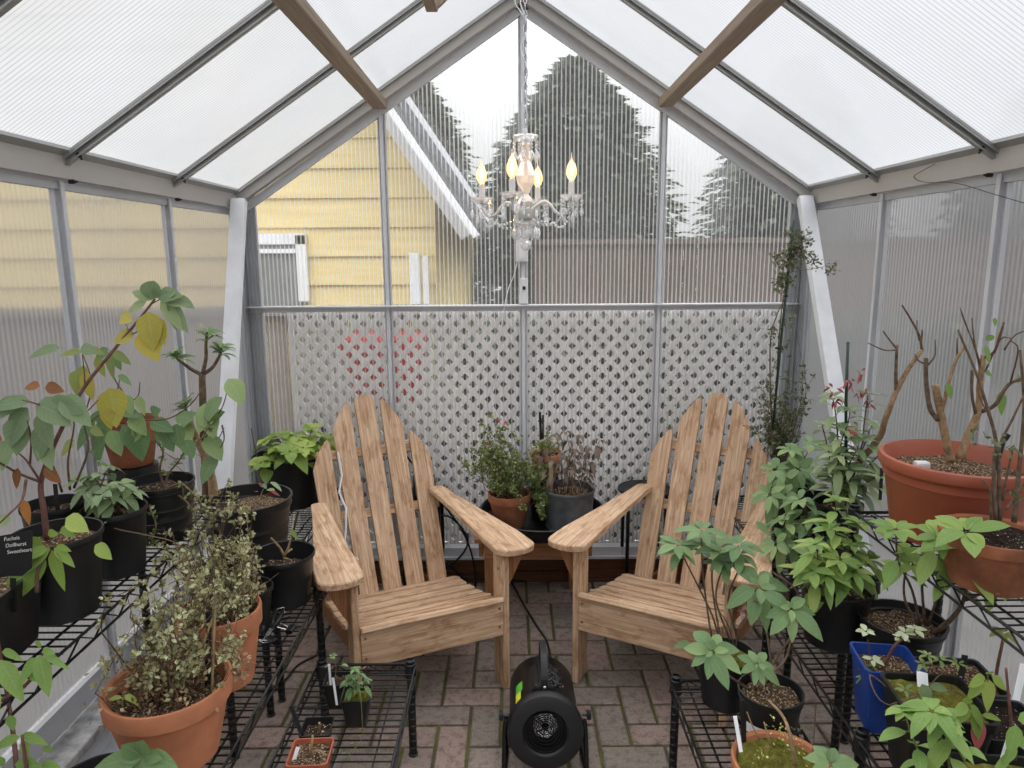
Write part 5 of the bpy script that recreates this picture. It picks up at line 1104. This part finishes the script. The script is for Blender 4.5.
s = pot_part(t, 1.055, -.52, ZMD+.002, .075, .19, fill=.85, soil='bark_soil')
stems_to(t, (1.055, -.52), s, ((790, 450, -.70), (775, 470, -.76), (800, 470, -.78), (785, 495, -.86), (770, 495, -.85), (812, 445, -.70)), 'leaf_mid', 'stem_thin', .085, .032, 5, .0035, .4, 7, .2, .35, (.3, .9))
random.seed(134)
t = potted('potted_side_shrub', 'black pot with drooping dark green leaves touching the right chair arm', .875, -1.09, ZMD)
t.location = (.945, -.935, ZMD); s = pot_part(t, .945, -.935, ZMD+.002, .078, .165, fill=.85, soil='perlite_soil')
stems_to(t, (.945, -.935), s, ((783, 520, -.95), (795, 540, -.98), (800, 500, -.92), (776, 545, -1.0), (812, 520, -.95)), 'leaf_mid', 'stem_thin', .085, .036, 4, .003, .45, 7, .1, .4, (.3, .9))
# ---------- right: middle rack
random.seed(135)
t = potted('potted_lime_shrub', 'black pot of yellow green toothed leaves at the back of the middle right rack', .845, -1.355, ZMD)
s = pot_part(t, .845, -1.355, ZMD+.002, .098, .168, fill=.82)
stems_to(t, (.845, -1.355), s, ((836, 500, -1.33), (830, 530, -1.36), (850, 545, -1.38), (815, 545, -1.40), (860, 525, -1.34), (840, 560, -1.43), (812, 570, -1.42), (868, 560, -1.36), (826, 575, -1.44), (854, 572, -1.44)), 'leaf_bright', 'stem_thin', .078, .029, 4, .0032, .5, 7, .15, .3, (.3, .95))
plant_tag(t, at(832, 612, Y=-1.42), at(836, 575, Y=-1.42), .010)
random.seed(136)
t = potted('potted_leggy_shrub', 'wide black pot with leggy stems and large green leaves left of the terracotta tub', .975, -1.53, ZMD)
t.location = (.925, -1.50, ZMD); bx_, by_ = .965, -1.475
s = pot_part(t, bx_, by_, ZMD+.002, .106, .132, 'ribbed', fill=.8, soil='bark_soil')
ms, ml = mbs()
for pts, L in ((((920, 625, -1.5), (912, 590, -1.53), (898, 560, -1.57), (896, 530, -1.6)), .08), (((925, 625, -1.5), (922, 580, -1.56), (930, 555, -1.62), (938, 538, -1.68)), .085), (((935, 633, -1.53), (955, 615, -1.60), (965, 595, -1.66), (966, 560, -1.72), (966, 532, -1.76)), .11), (((918, 625, -1.5), (905, 600, -1.5), (905, 575, -1.54), (912, 565, -1.58)), .07), (((928, 625, -1.5), (940, 590, -1.58), (950, 572, -1.66)), .08), (((966, 600, -1.66), (985, 592, -1.72), (1000, 588, -1.74)), .08)):
    p = path(*pts); leafy_stem(ms, ml, p, .0038 if len(pts) < 5 else .007, .002, 2, L*.9, L*.40, .7, 8, .1, .3, (.3, .9), .012)
fin(t, ms, ml, 'bark', 'leaf_bright')
random.seed(137)
t, s = sq('bright blue square pot with pale variegated sprigs on the middle right rack', .795, -1.715, .062, .165, 'blue_plastic', 138, 'bark_soil', ZMD, .85, -.15, 'potted_variegated_plant')
ms, ml = mbs(); mv = MB(); p = path((880, 673, -1.72), (888, 658, -1.73), (896, 644, -1.74), (908, 636, -1.74)); ms.tube(p, taper(len(p), .004, .003), 7)
p = path((868, 672, -1.7), (869, 655, -1.7), (868, 640, -1.7)); ms.tube(p, taper(len(p), .0018, .0012), 5)
for c_ in ((905, 633), (915, 630), (900, 638), (866, 632), (872, 660)): rosette(mv, at(*c_, Y=-1.73), V((0, -.2, 1)), 5, .024, .013, .3, .3)
for i in range(10): q = at(random.uniform(858, 878), random.uniform(660, 680), Y=-1.72); rosette(ml, q, rv()+V((0, 0, 1)), 4, .022, .006, .4, .3)
ms.build('stems', 'stem_red', t, 'all'); mv.build('variegated_leaves', 'leaf_var', t, 'all'); ml.build('foliage', 'leaf_small', t, 'all')
t, s = sq('large square black pot with mossy soil beside the blue pot', .800, -1.895, .080, .19, 'black_plastic', 139, 'moss', ZMD, .93, -.12, 'potted_mossy_plant')
ms, ml = mbs(); mg = MB()
for pts in (((905, 700, -1.87), (925, 690, -1.87), (940, 675, -1.87), (958, 665, -1.87)), ((890, 705, -1.9), (920, 695, -1.9), (950, 690, -1.9), (975, 705, -1.9)), ((890, 690, -1.85), (870, 675, -1.86), (880, 700, -1.9), (910, 712, -1.92))):
    p = path(*pts); ms.tube(p, taper(len(p), .0018, .001), 5)
for c_ in ((928, 656), (940, 660), (922, 664), (958, 664), (905, 690)): rosette(ml, at(*c_, Y=-1.87), V((0, -.2, 1)), 6, .022, .007, .3, .3)
for a_ in ((922, 684, .3, -.9, .045, .03, .4), (930, 686, .9, .1, .04, .022, .4)): lf(mg, a_[0], a_[1], -1.90, *a_[2:])
fin(t, ms, ml, 'stem_thin', 'leaf_small'); mg.build('grey_leaves', 'leaf_grey', t, 'all'); plant_tag(t, at(923, 688, Y=-1.84), at(922, 672, Y=-1.82), .024, 'tag_white')
t, s = sq('square black pot with a slim black tag just below the wide leggy pot', .955, -1.73, .072, .13, 'black_plastic', 140, 'bark_soil', ZMD, .9, -.1, 'potted_sapling')
ms, ml = mbs(); mb_ = path((994, 700, -1.78), (997, 670, -1.78), (1003, 640, -1.78)); ms.tube(mb_, taper(len(mb_), .0042, .003), 7); rosette(ml, at(1004, 633, Y=-1.78), V((0, -.1, 1)), 6, .032, .016, .2, .4)
fin(t, ms, ml, 'stem_red', 'leaf_autumn'); tg = plant_tag(t, at(955, 708, Y=-1.80), at(965, 655, Y=-1.78), .014)
writing(tg, ['Fuchsia'], at(959.5, 690, Y=-1.803), at(966, 655, Y=-1.80)-at(957, 705, Y=-1.80), (-1, 0, .2), .011, 'ink_white')
t, s = sq('square black pot with lime leaves and one reddish leaf, lower right', .935, -1.905, .066, .145, 'black_plastic', 141, 'perlite_soil', ZMD, .9, -.1, 'potted_lime_sapling')
ms, ml = mbs(); mo = MB()
for pts in (((985, 735, -1.95), (986, 700, -1.95), (988, 675, -1.95)), ((975, 765, -2.0), (975, 720, -2.0), (968, 705, -2.0))):
    p = path(*pts); ms.tube(p, taper(len(p), .002, .0015), 5)
for a_ in ((985, 677, -.9, -.1, .045, .025, .7), (983, 679, -.8, -.9, .05, .026, .6), (988, 679, .0, -1, .06, .032, .9), (992, 676, .9, -.7, .04, .022, .7), (986, 674, .2, .4, .025, .02, .7)): lf(ml, a_[0], a_[1], -1.95, *a_[2:])
for a_ in ((968, 706, -1, -.1, .04, .025, .6), (968, 706, -.6, -.9, .04, .025, .5), (970, 705, .6, -.8, .05, .026, .3), (966, 704, .0, 1, .03, .02, .5), (975, 712, .1, -1, .05, .03, .4), (982, 715, .9, .1, .04, .014, .5)): lf(ml, a_[0], a_[1], -2.0, *a_[2:])
lf(mo, 977, 720, -2.0, .1, -1, .055, .034, .6); fin(t, ms, ml, 'stem_thin', 'leaf_lime'); mo.build('reddish_leaf', 'leaf_pink', t, 'all')
t, s = sq('square black pot with moss nearest the camera at lower right', .82, -2.085, .074, .15, 'black_plastic', 142, 'moss', ZMD, .9, -.1, 'potted_herb')
ms, ml = mbs()
for px, py, Y, L in ((932, 712, -2.12, .062), (905, 712, -2.1, .05), (945, 725, -2.12, .055)):
    e = at(px, py, Y=Y); p = curve((.80+(e.x-.80)*.5, -2.10, s), e, 0, .06, 6); leafy_stem(ms, ml, p, .0022, .0014, 3, L, L*.5, .5, 8, .2, .6, (.3, .8), .006)
fin(t, ms, ml, 'stem_green', 'leaf_bright')
t, s = sq('square black pot with a white written tag at the lower right corner', .985, -2.10, .066, .14, 'black_plastic', 143, 'perlite_soil', ZMD, .9, -.1, 'potted_tagged_sapling')
ms, ml = mbs(); p = path((1015, 760, -2.1), (1012, 730, -2.1), (1008, 690, -2.1), (1006, 668, -2.1)); ms.tube(p, taper(len(p), .003, .002), 6)
for a_ in ((1016, 725, -.2, -1, .05, .03, .5), (1018, 720, .8, .3, .05, .03, .5), (1016, 745, -.7, -.6, .04, .025, .5), (1018, 745, .7, .3, .05, .03, .5), (1010, 760, -.8, .2, .04, .025, .5)): lf(ml, a_[0], a_[1], -2.13, *a_[2:])
fin(t, ms, ml, 'stem_red', 'leaf_bright'); mb = MB(); mb.beam(at(1016, 700, Y=-2.03), at(1024, 664, Y=-2.02), .013, .0015, up=(0, -1, .2)); mb.build('white_label', 'tag_white', t)
tg = plant_tag(t, at(1003, 762, Y=-2.12), at(1013, 729, Y=-2.10), .013, 'tag_white'); writing(tg, ['Fuchsia'], at(1008, 757, Y=-2.124), at(1013, 729, Y=-2.10)-at(1003, 762, Y=-2.12), (-1, 0, .2), .010, 'ink_black')
# ---------- right: top rack tubs
random.seed(144)
t = potted('potted_pruned_shrub', 'huge terracotta coloured tub with thick pruned bare branches by the right wall', 1.095, -1.43, ZT)
s = pot_part(t, 1.095, -1.43, ZT+.002, .184, .216, 'tub', 'terra_plastic', 'bark_soil', .80, .76)
Yb = -1.43
TR = [(((951, 462, Yb), (946, 440, Yb), (940, 410, Yb), (935, 385, Yb)), .0105, .0085, 'bark_tan'), (((938, 420, Yb), (930, 408, Yb), (926, 380, Yb), (926, 358, Yb)), .0062, .005, 'bark'),
      (((941, 415, Yb), (948, 385, Yb-.02), (956, 360, Yb-.02), (966, 345, Yb-.02)), .005, .0035, 'bark_tan'), (((960, 458, Yb), (968, 435, Yb), (978, 412, Yb), (980, 380, Yb), (983, 355, Yb)), .0115, .006, 'bark_tan'),
      (((976, 415, Yb), (972, 395, Yb-.02), (972, 370, Yb-.02)), .0042, .003, 'bark'), (((980, 412, Yb), (995, 405, Yb-.03), (1008, 385, Yb-.05), (1024, 378, Yb-.06), (1040, 370, Yb-.08)), .0055, .003, 'bark'),
      (((983, 358, Yb), (994, 352, Yb-.02), (1000, 335, Yb-.03), (1004, 322, Yb-.03)), .0036, .0025, 'stem_red'), (((980, 365, Yb), (974, 345, Yb), (966, 325, Yb), (960, 308, Yb)), .0026, .0012, 'stem_thin')]
for pts, r0, r1, mt in TR: mb = MB(); p = path(*pts); mb.tube(p, [r0+(r1-r0)*i/(len(p)-1)+random.uniform(-.0004, .0006) for i in range(len(p))], 9); mb.build('branch', mt, t, 'all')
ms, ml = mbs()
for pts in (((926, 365, Yb), (918, 360, Yb), (915, 354, Yb)), ((928, 365, Yb), (935, 355, Yb), (935, 340, Yb)), ((957, 360, Yb), (957, 345, Yb), (957, 338, Yb)), ((980, 370, Yb), (974, 340, Yb), (972, 318, Yb)), ((1004, 350, Yb-.05), (1015, 335, Yb-.05), (1030, 330, Yb-.05)), ((1010, 385, Yb-.05), (1018, 350, Yb-.1), (1010, 340, Yb-.1)), ((985, 372, Yb), (1000, 340, Yb), (1010, 338, Yb-.05))):
    p = path(*pts); MB().tube(p, taper(len(p), .0024, .0013), 5).build('twig', 'stem_thin', t, 'all')
for a_ in ((947, 383, .3, -1, .04, .02, .5), (985, 345, .3, -1, .05, .022, .6), (986, 340, .6, .6, .03, .02, .5), (1000, 392, .2, -1, .055, .028, .5), (985, 372, .9, -.2, .02, .018, .3), (994, 318, .2, -.8, .02, .015, .5), (1018, 375, .1, -1, .02, .012, .5)): lf(ml, a_[0], a_[1], Yb-.03, *a_[2:])
fin(t, ms, ml, 'stem_thin', 'leaf_bright')
mb = MB(); mb.beam(at(995, 470, Y=-1.47), at(1005, 436, Y=-1.45), .012, .006, up=(0, -1, 0), bev=.002); mb.beam(at(1004, 440, Y=-1.45), at(1008, 434, Y=-1.45), .016, .012, up=(0, -1, 0), bev=.004); mb.build('black_tag', 'black_matte', t)
mb = MB(); mb.box((1.02, -1.40, s+.012), (.034, .024, .018), .004); mb.build('white_stone', 'white_plastic', t)
# second trunk rising behind the tub from the corner rack
random.seed(145)
t = potted('potted_bare_shrub', 'black pot with a tall bare forked branch rising left of the terracotta tub', 1.06, -1.13, ZMD)
t.location = (1.085, -.69, ZMD); s = pot_part(t, 1.085, -.69, ZMD+.002, .065, .19, fill=.85)
mb = MB(); p = smoothpath([V((1.085, -.69, s)), at(874, 445, Y=-.92), at(885, 420, Y=-1.0), at(896, 392, Y=-1.0), at(909, 368, Y=-1.0), at(922, 350, Y=-1.0)], 4); mb.tube(p, taper(len(p), .0115, .006), 8); mb.build('main_branch', 'bark_tan', t, 'all')
ms = MB()
for pts, r in ((((896, 392, -1.0), (896, 368, -1.0), (897, 345, -1.0)), .0062), (((897, 350, -1.0), (884, 350, -1.0), (868, 343, -1.0)), .0028), (((896, 348, -1.0), (888, 338, -1.0), (883, 331, -1.0)), .003), (((922, 350, -1.0), (919, 335, -1.0), (910, 318, -1.0), (902, 305, -1.0)), .004), (((921, 345, -1.0), (922, 335, -1.0), (922, 330, -1.0)), .003), (((919, 340, -1.0), (917, 330, -1.0), (917, 320, -1.0)), .0024)):
    p = path(*pts); ms.tube(p, taper(len(p), r, r*.6), 6)
ms.build('branches', 'bark', t, 'all')
random.seed(146)
t = potted('potted_cane_shrub', 'terracotta pot with bare upright canes in front of the huge tub', 1.03, -1.765, ZT)
s = pot_part(t, 1.015, -1.70, ZT+.002, .110, .124, 'clay', 'terra_old', 'perlite_soil', .88, .72)
ms, ml = mbs()
Yc = -1.70
for pts, r in ((((996, 522, Yc), (994, 480, Yc), (994, 460, Yc), (996, 440, Yc), (985, 400, Yc), (975, 370, Yc), (958, 330, Yc)), .005), (((1000, 520, Yc), (999, 470, Yc), (1000, 445, Yc), (1012, 420, Yc-.02), (1024, 395, Yc-.03)), .0045), (((1014, 522, Yc), (1018, 480, Yc), (1022, 440, Yc), (1024, 400, Yc), (1020, 350, Yc)), .006), (((991, 520, Yc), (990, 490, Yc), (980, 478, Yc)), .003), (((1003, 500, Yc), (1008, 470, Yc), (1014, 445, Yc)), .0035), (((1006, 510, Yc), (1020, 490, Yc), (1034, 470, Yc)), .003), (((998, 455, Yc), (990, 420, Yc), (978, 390, Yc), (982, 355, Yc)), .002)):
    p = path(*pts); ms.tube(p, taper(len(p), r, r*.45), 6)
for i in range(46):
    c_ = random.choice([(973, 432), (985, 440), (1002, 450), (1015, 452), (1018, 495), (1000, 444)]); ml.tiny(at(c_[0]+random.gauss(0, 5), c_[1]+random.gauss(0, 4), Y=Yc-.02), rv(), rv(), .016, .010, random.uniform(.3, 1))
fin(t, ms, ml, 'bark', 'leaf_olive')
# ---------- right: low rack
random.seed(147)
t = potted('potted_rhododendron', 'black pot of leathery green leaves on bare stems behind the white banded pot', .535, -1.395, ZL)
s = pot_part(t, .535, -1.395, ZL+.002, .080, .150, soil='moss', fill=.84)
ms, ml = mbs(); Yr = -1.36
for pts, nn in ((((722, 648, -1.39), (712, 615, Yr), (700, 590, Yr), (685, 560, Yr), (678, 545, Yr)), 8), (((712, 640, -1.39), (706, 600, Yr), (702, 560, Yr), (702, 530, Yr)), 8), (((730, 640, -1.39), (716, 600, Yr), (722, 570, Yr), (730, 560, Yr)), 9), (((738, 640, -1.39), (728, 600, -1.38), (740, 565, -1.38), (738, 545, -1.38)), 9), (((722, 648, -1.40), (714, 600, Yr), (712, 570, Yr), (718, 548, Yr)), 7)):
    p = path(*pts); ms.tube(p, taper(len(p), .003, .0018), 6); rosette(ml, p[-1], V((0, -.15, 1)), nn, .070, .026, .12, .25, (.1, .7))
    rosette(ml, p[-3], V((0, -.15, 1)), 4, .06, .024, .0, .3, (.1, .7))
for pts in (((735, 650, -1.4), (740, 625, -1.4), (752, 610, -1.4)), ((715, 650, -1.4), (700, 655, -1.42), (690, 662, -1.44)), ((735, 650, -1.4), (728, 625, -1.4), (720, 612, -1.4))): p = path(*pts); ms.tube(p, taper(len(p), .0022, .0012), 5)
for a_ in ((708, 655, .2, .5, .06, .028, .5), (690, 643, -.9, .1, .06, .024, .5), (756, 522, .7, -.5, .055, .022, .5)): lf(ml, a_[0], a_[1], -1.40, *a_[2:])
fin(t, ms, ml, 'stem_thin', 'leaf_mid')
random.seed(148)
t = potted('potted_hydrangea', 'black pot with a white label band and rosettes of broad green leaves', .588, -1.575, ZL)
s = pot_part(t, .592, -1.575, ZL+.002, .080, .155, 'ribbed', soil='bark_soil', fill=.86)
mb = MB(); vs = []
for i in range(9): a_ = math.radians(205+i*6.5); vs += [(.592+.0738*math.cos(a_), -1.575+.0738*math.sin(a_), ZL+.065), (.592+.0755*math.cos(a_), -1.575+.0755*math.sin(a_), ZL+.092)]
mb.add(vs, [(2*i, 2*i+1, 2*i+3, 2*i+2) for i in range(8)]); mb.build('label_band', 'tag_white', t)
ms, ml = mbs()
for pts, nn, L in ((((760, 690, -1.6), (770, 675, -1.6), (785, 660, -1.58), (792, 632, -1.56), (790, 610, -1.55)), 7, .078), (((755, 690, -1.58), (775, 660, -1.5), (800, 620, -1.45), (796, 590, -1.42), (772, 572, -1.42)), 0, .08), (((750, 690, -1.6), (735, 680, -1.63), (722, 670, -1.66), (712, 652, -1.66)), 8, .075), (((756, 690, -1.6), (750, 670, -1.64), (757, 665, -1.66)), 8, .05)):
    p = path(*pts); ms.tube(p, taper(len(p), .004, .002), 6)
    if nn: rosette(ml, p[-1], V((0, -.7, .7)), nn, L, L*.45, .1, .3, (.2, .75)); rosette(ml, p[-1]+V((0, -.006, .006)), V((0, -.7, .7)), 4, L*.45, L*.2, .5, .2, (.4, .8))
c_ = at(758, 588, Y=-1.45); rosette(ml, c_, V((0, -.7, .7)), 7, .098, .045, .05, .35, (.2, .7)); rosette(ml, c_+V((0, -.005, .005)), V((0, -.7, .7)), 4, .05, .024, .4, .2, (.4, .8)); ms.tube(curve(V((.60, -1.56, s)), c_, .03, .1, 8), .003, 6)
fin(t, ms, ml, 'stem_thin', 'leaf_mid')
bracts(t, [at(742+i*3, 612-i*2.5, Y=-1.47) for i in range(6)], 'flower_spike', .016, .010, 'flower_spike', 9)
random.seed(149)
t = potted('potted_moss_bowl', 'terracotta pot of moss with tiny yellow flowers at the front of the low right rack', .545, -1.76, ZL)
s = pot_part(t, .548, -1.765, ZL+.002, .108, .105, 'clay', 'terra', 'moss', .86, .72, .006)
ms, ml = mbs()
for pts, r in ((((795, 765, -1.8), (790, 735, -1.8), (782, 715, -1.78), (768, 700, -1.76)), .0045), (((770, 745, -1.78), (764, 722, -1.77)), .0028), (((760, 740, -1.76), (752, 725, -1.76), (747, 712, -1.76)), .0022)):
    p = path(*pts); MB().tube(p, taper(len(p), r, r*.6), 6).build('stem', 'bark_tan', t, 'all')
mb = MB()
for i in range(60):
    c_ = random.choice([(772, 725), (780, 732), (788, 728), (795, 750), (760, 757), (800, 760), (785, 745), (798, 740)]); q = at(c_[0]+random.gauss(0, 4), c_[1]+random.gauss(0, 5), Y=-1.79); mb.leaf(q, rv(), rv(), .007, .006, .1, .1, random.random(), 2)
mb.build('flower_haze', 'flower_yellow', t, 'all')['kind'] = 'stuff'
mb = MB(); mb.tube([at(812, 765, Y=-1.76), at(816, 702, Y=-1.74)], .0016, 5); mb.build('cane', 'stem_thin', t)
mb = MB(); mb.beam(at(741, 752, Y=-1.82), at(735, 716, Y=-1.80), .008, .002, up=(0, -1, 0)); mb.build('tag', 'tag_white', t)
mb = MB(); mb.beam(at(744, 742, Y=-1.72), at(742, 700, Y=-1.72), .011, .003, up=(0, -1, 0)); mb.build('black_tag', 'black_matte', t)
# ---------- foreground plants at the bottom corners
random.seed(150)
t = potted('potted_foreground_shrub', 'leafy plant rising at the lower left corner of the photo', -.985, -2.21, ZT-.25)
t.location = (-.83, -2.19, ZMD); s = pot_part(t, -.83, -2.19, ZMD+.002, .085, .14, fill=.85)
ms, ml = mbs()
for pts in (((18, 790, -2.15), (14, 740, -2.12), (8, 700, -2.1), (2, 665, -2.1), (-2, 640, -2.1)), ((30, 790, -2.15), (26, 765, -2.15), (22, 735, -2.15)), ((2, 700, -2.1), (20, 690, -2.1), (36, 672, -2.1), (42, 655, -2.1))):
    p = path(*pts); ms.tube(p, taper(len(p), .0042, .0022), 6)
for a_ in ((0, 660, .6, -1, .075, .035, .6), (2, 652, .9, .15, .05, .018, .5), (40, 655, .15, -1, .065, .032, .5), (38, 658, -.8, -.7, .055, .025, .4), (44, 655, .9, -.2, .055, .014, .5), (42, 652, .6, .3, .04, .016, .5), (40, 648, .0, 1, .03, .012, .5), (30, 672, .9, -.1, .03, .024, .3), (22, 735, .9, .05, .06, .02, .6), (20, 737, -.9, -.1, .05, .02, .5), (24, 740, .2, -1, .03, .022, .8), (15, 765, .9, .3, .08, .03, .3), (40, 768, .9, .3, .07, .03, .4), (5, 765, -.5, .6, .05, .03, .6), (45, 752, .5, .7, .04, .018, .5), (10, 715, .2, -.9, .025, .02, .4), (0, 690, -.3, -1, .06, .03, .9)): lf(ml, a_[0], a_[1], -2.14, *a_[2:])
fin(t, ms, ml, 'stem_red', 'leaf_bright')
random.seed(151)
t = potted('potted_foreground_hydrangea', 'broad green leaves rising at the bottom edge left of the low rack', -.74, -2.1, ZMD)
t.location = (-.83, -2.02, ZMD); s = pot_part(t, -.835, -2.015, ZMD+.002, .080, .11, fill=.85)
ms, ml = mbs(); c_ = at(143, 757, Y=-2.02); ms.tube(curve((-.83, -2.015, s), c_, 0, .05, 5), .003, 6)
for dx, dz, L, W in ((-1, .05, .085, .036), (-.45, .75, .06, .036), (.15, 1, .065, .034), (1, .05, .075, .036), (.8, .3, .05, .024), (-.8, -.4, .06, .03), (.3, -.5, .05, .03), (-.7, .35, .05, .026), (.9, -.4, .08, .04)): ml.leaf(c_, V((dx, -.25, dz)), V((0, -.8, .6)), L, W, .15, .2, random.uniform(.2, .6), 5, .85)
fin(t, ms, ml, 'stem_green', 'leaf_mid')
random.seed(152)
t = potted('potted_edge_plant', 'pot of broad green leaves at the bottom edge right of the moss bowl', .60, -1.95, ZL)
s = pot_part(t, .615, -1.955, ZL+.002, .070, .10, fill=.85)
ms, ml = mbs(); c_ = at(830, 765, Y=-1.94); ms.tube(curve((.615, -1.955, s), c_, 0, .05, 5), .0025, 6); rosette(ml, c_, V((0, -.5, .8)), 8, .055, .028, .2, .3, (.2, .7)); fin(t, ms, ml, 'stem_green', 'leaf_mid')
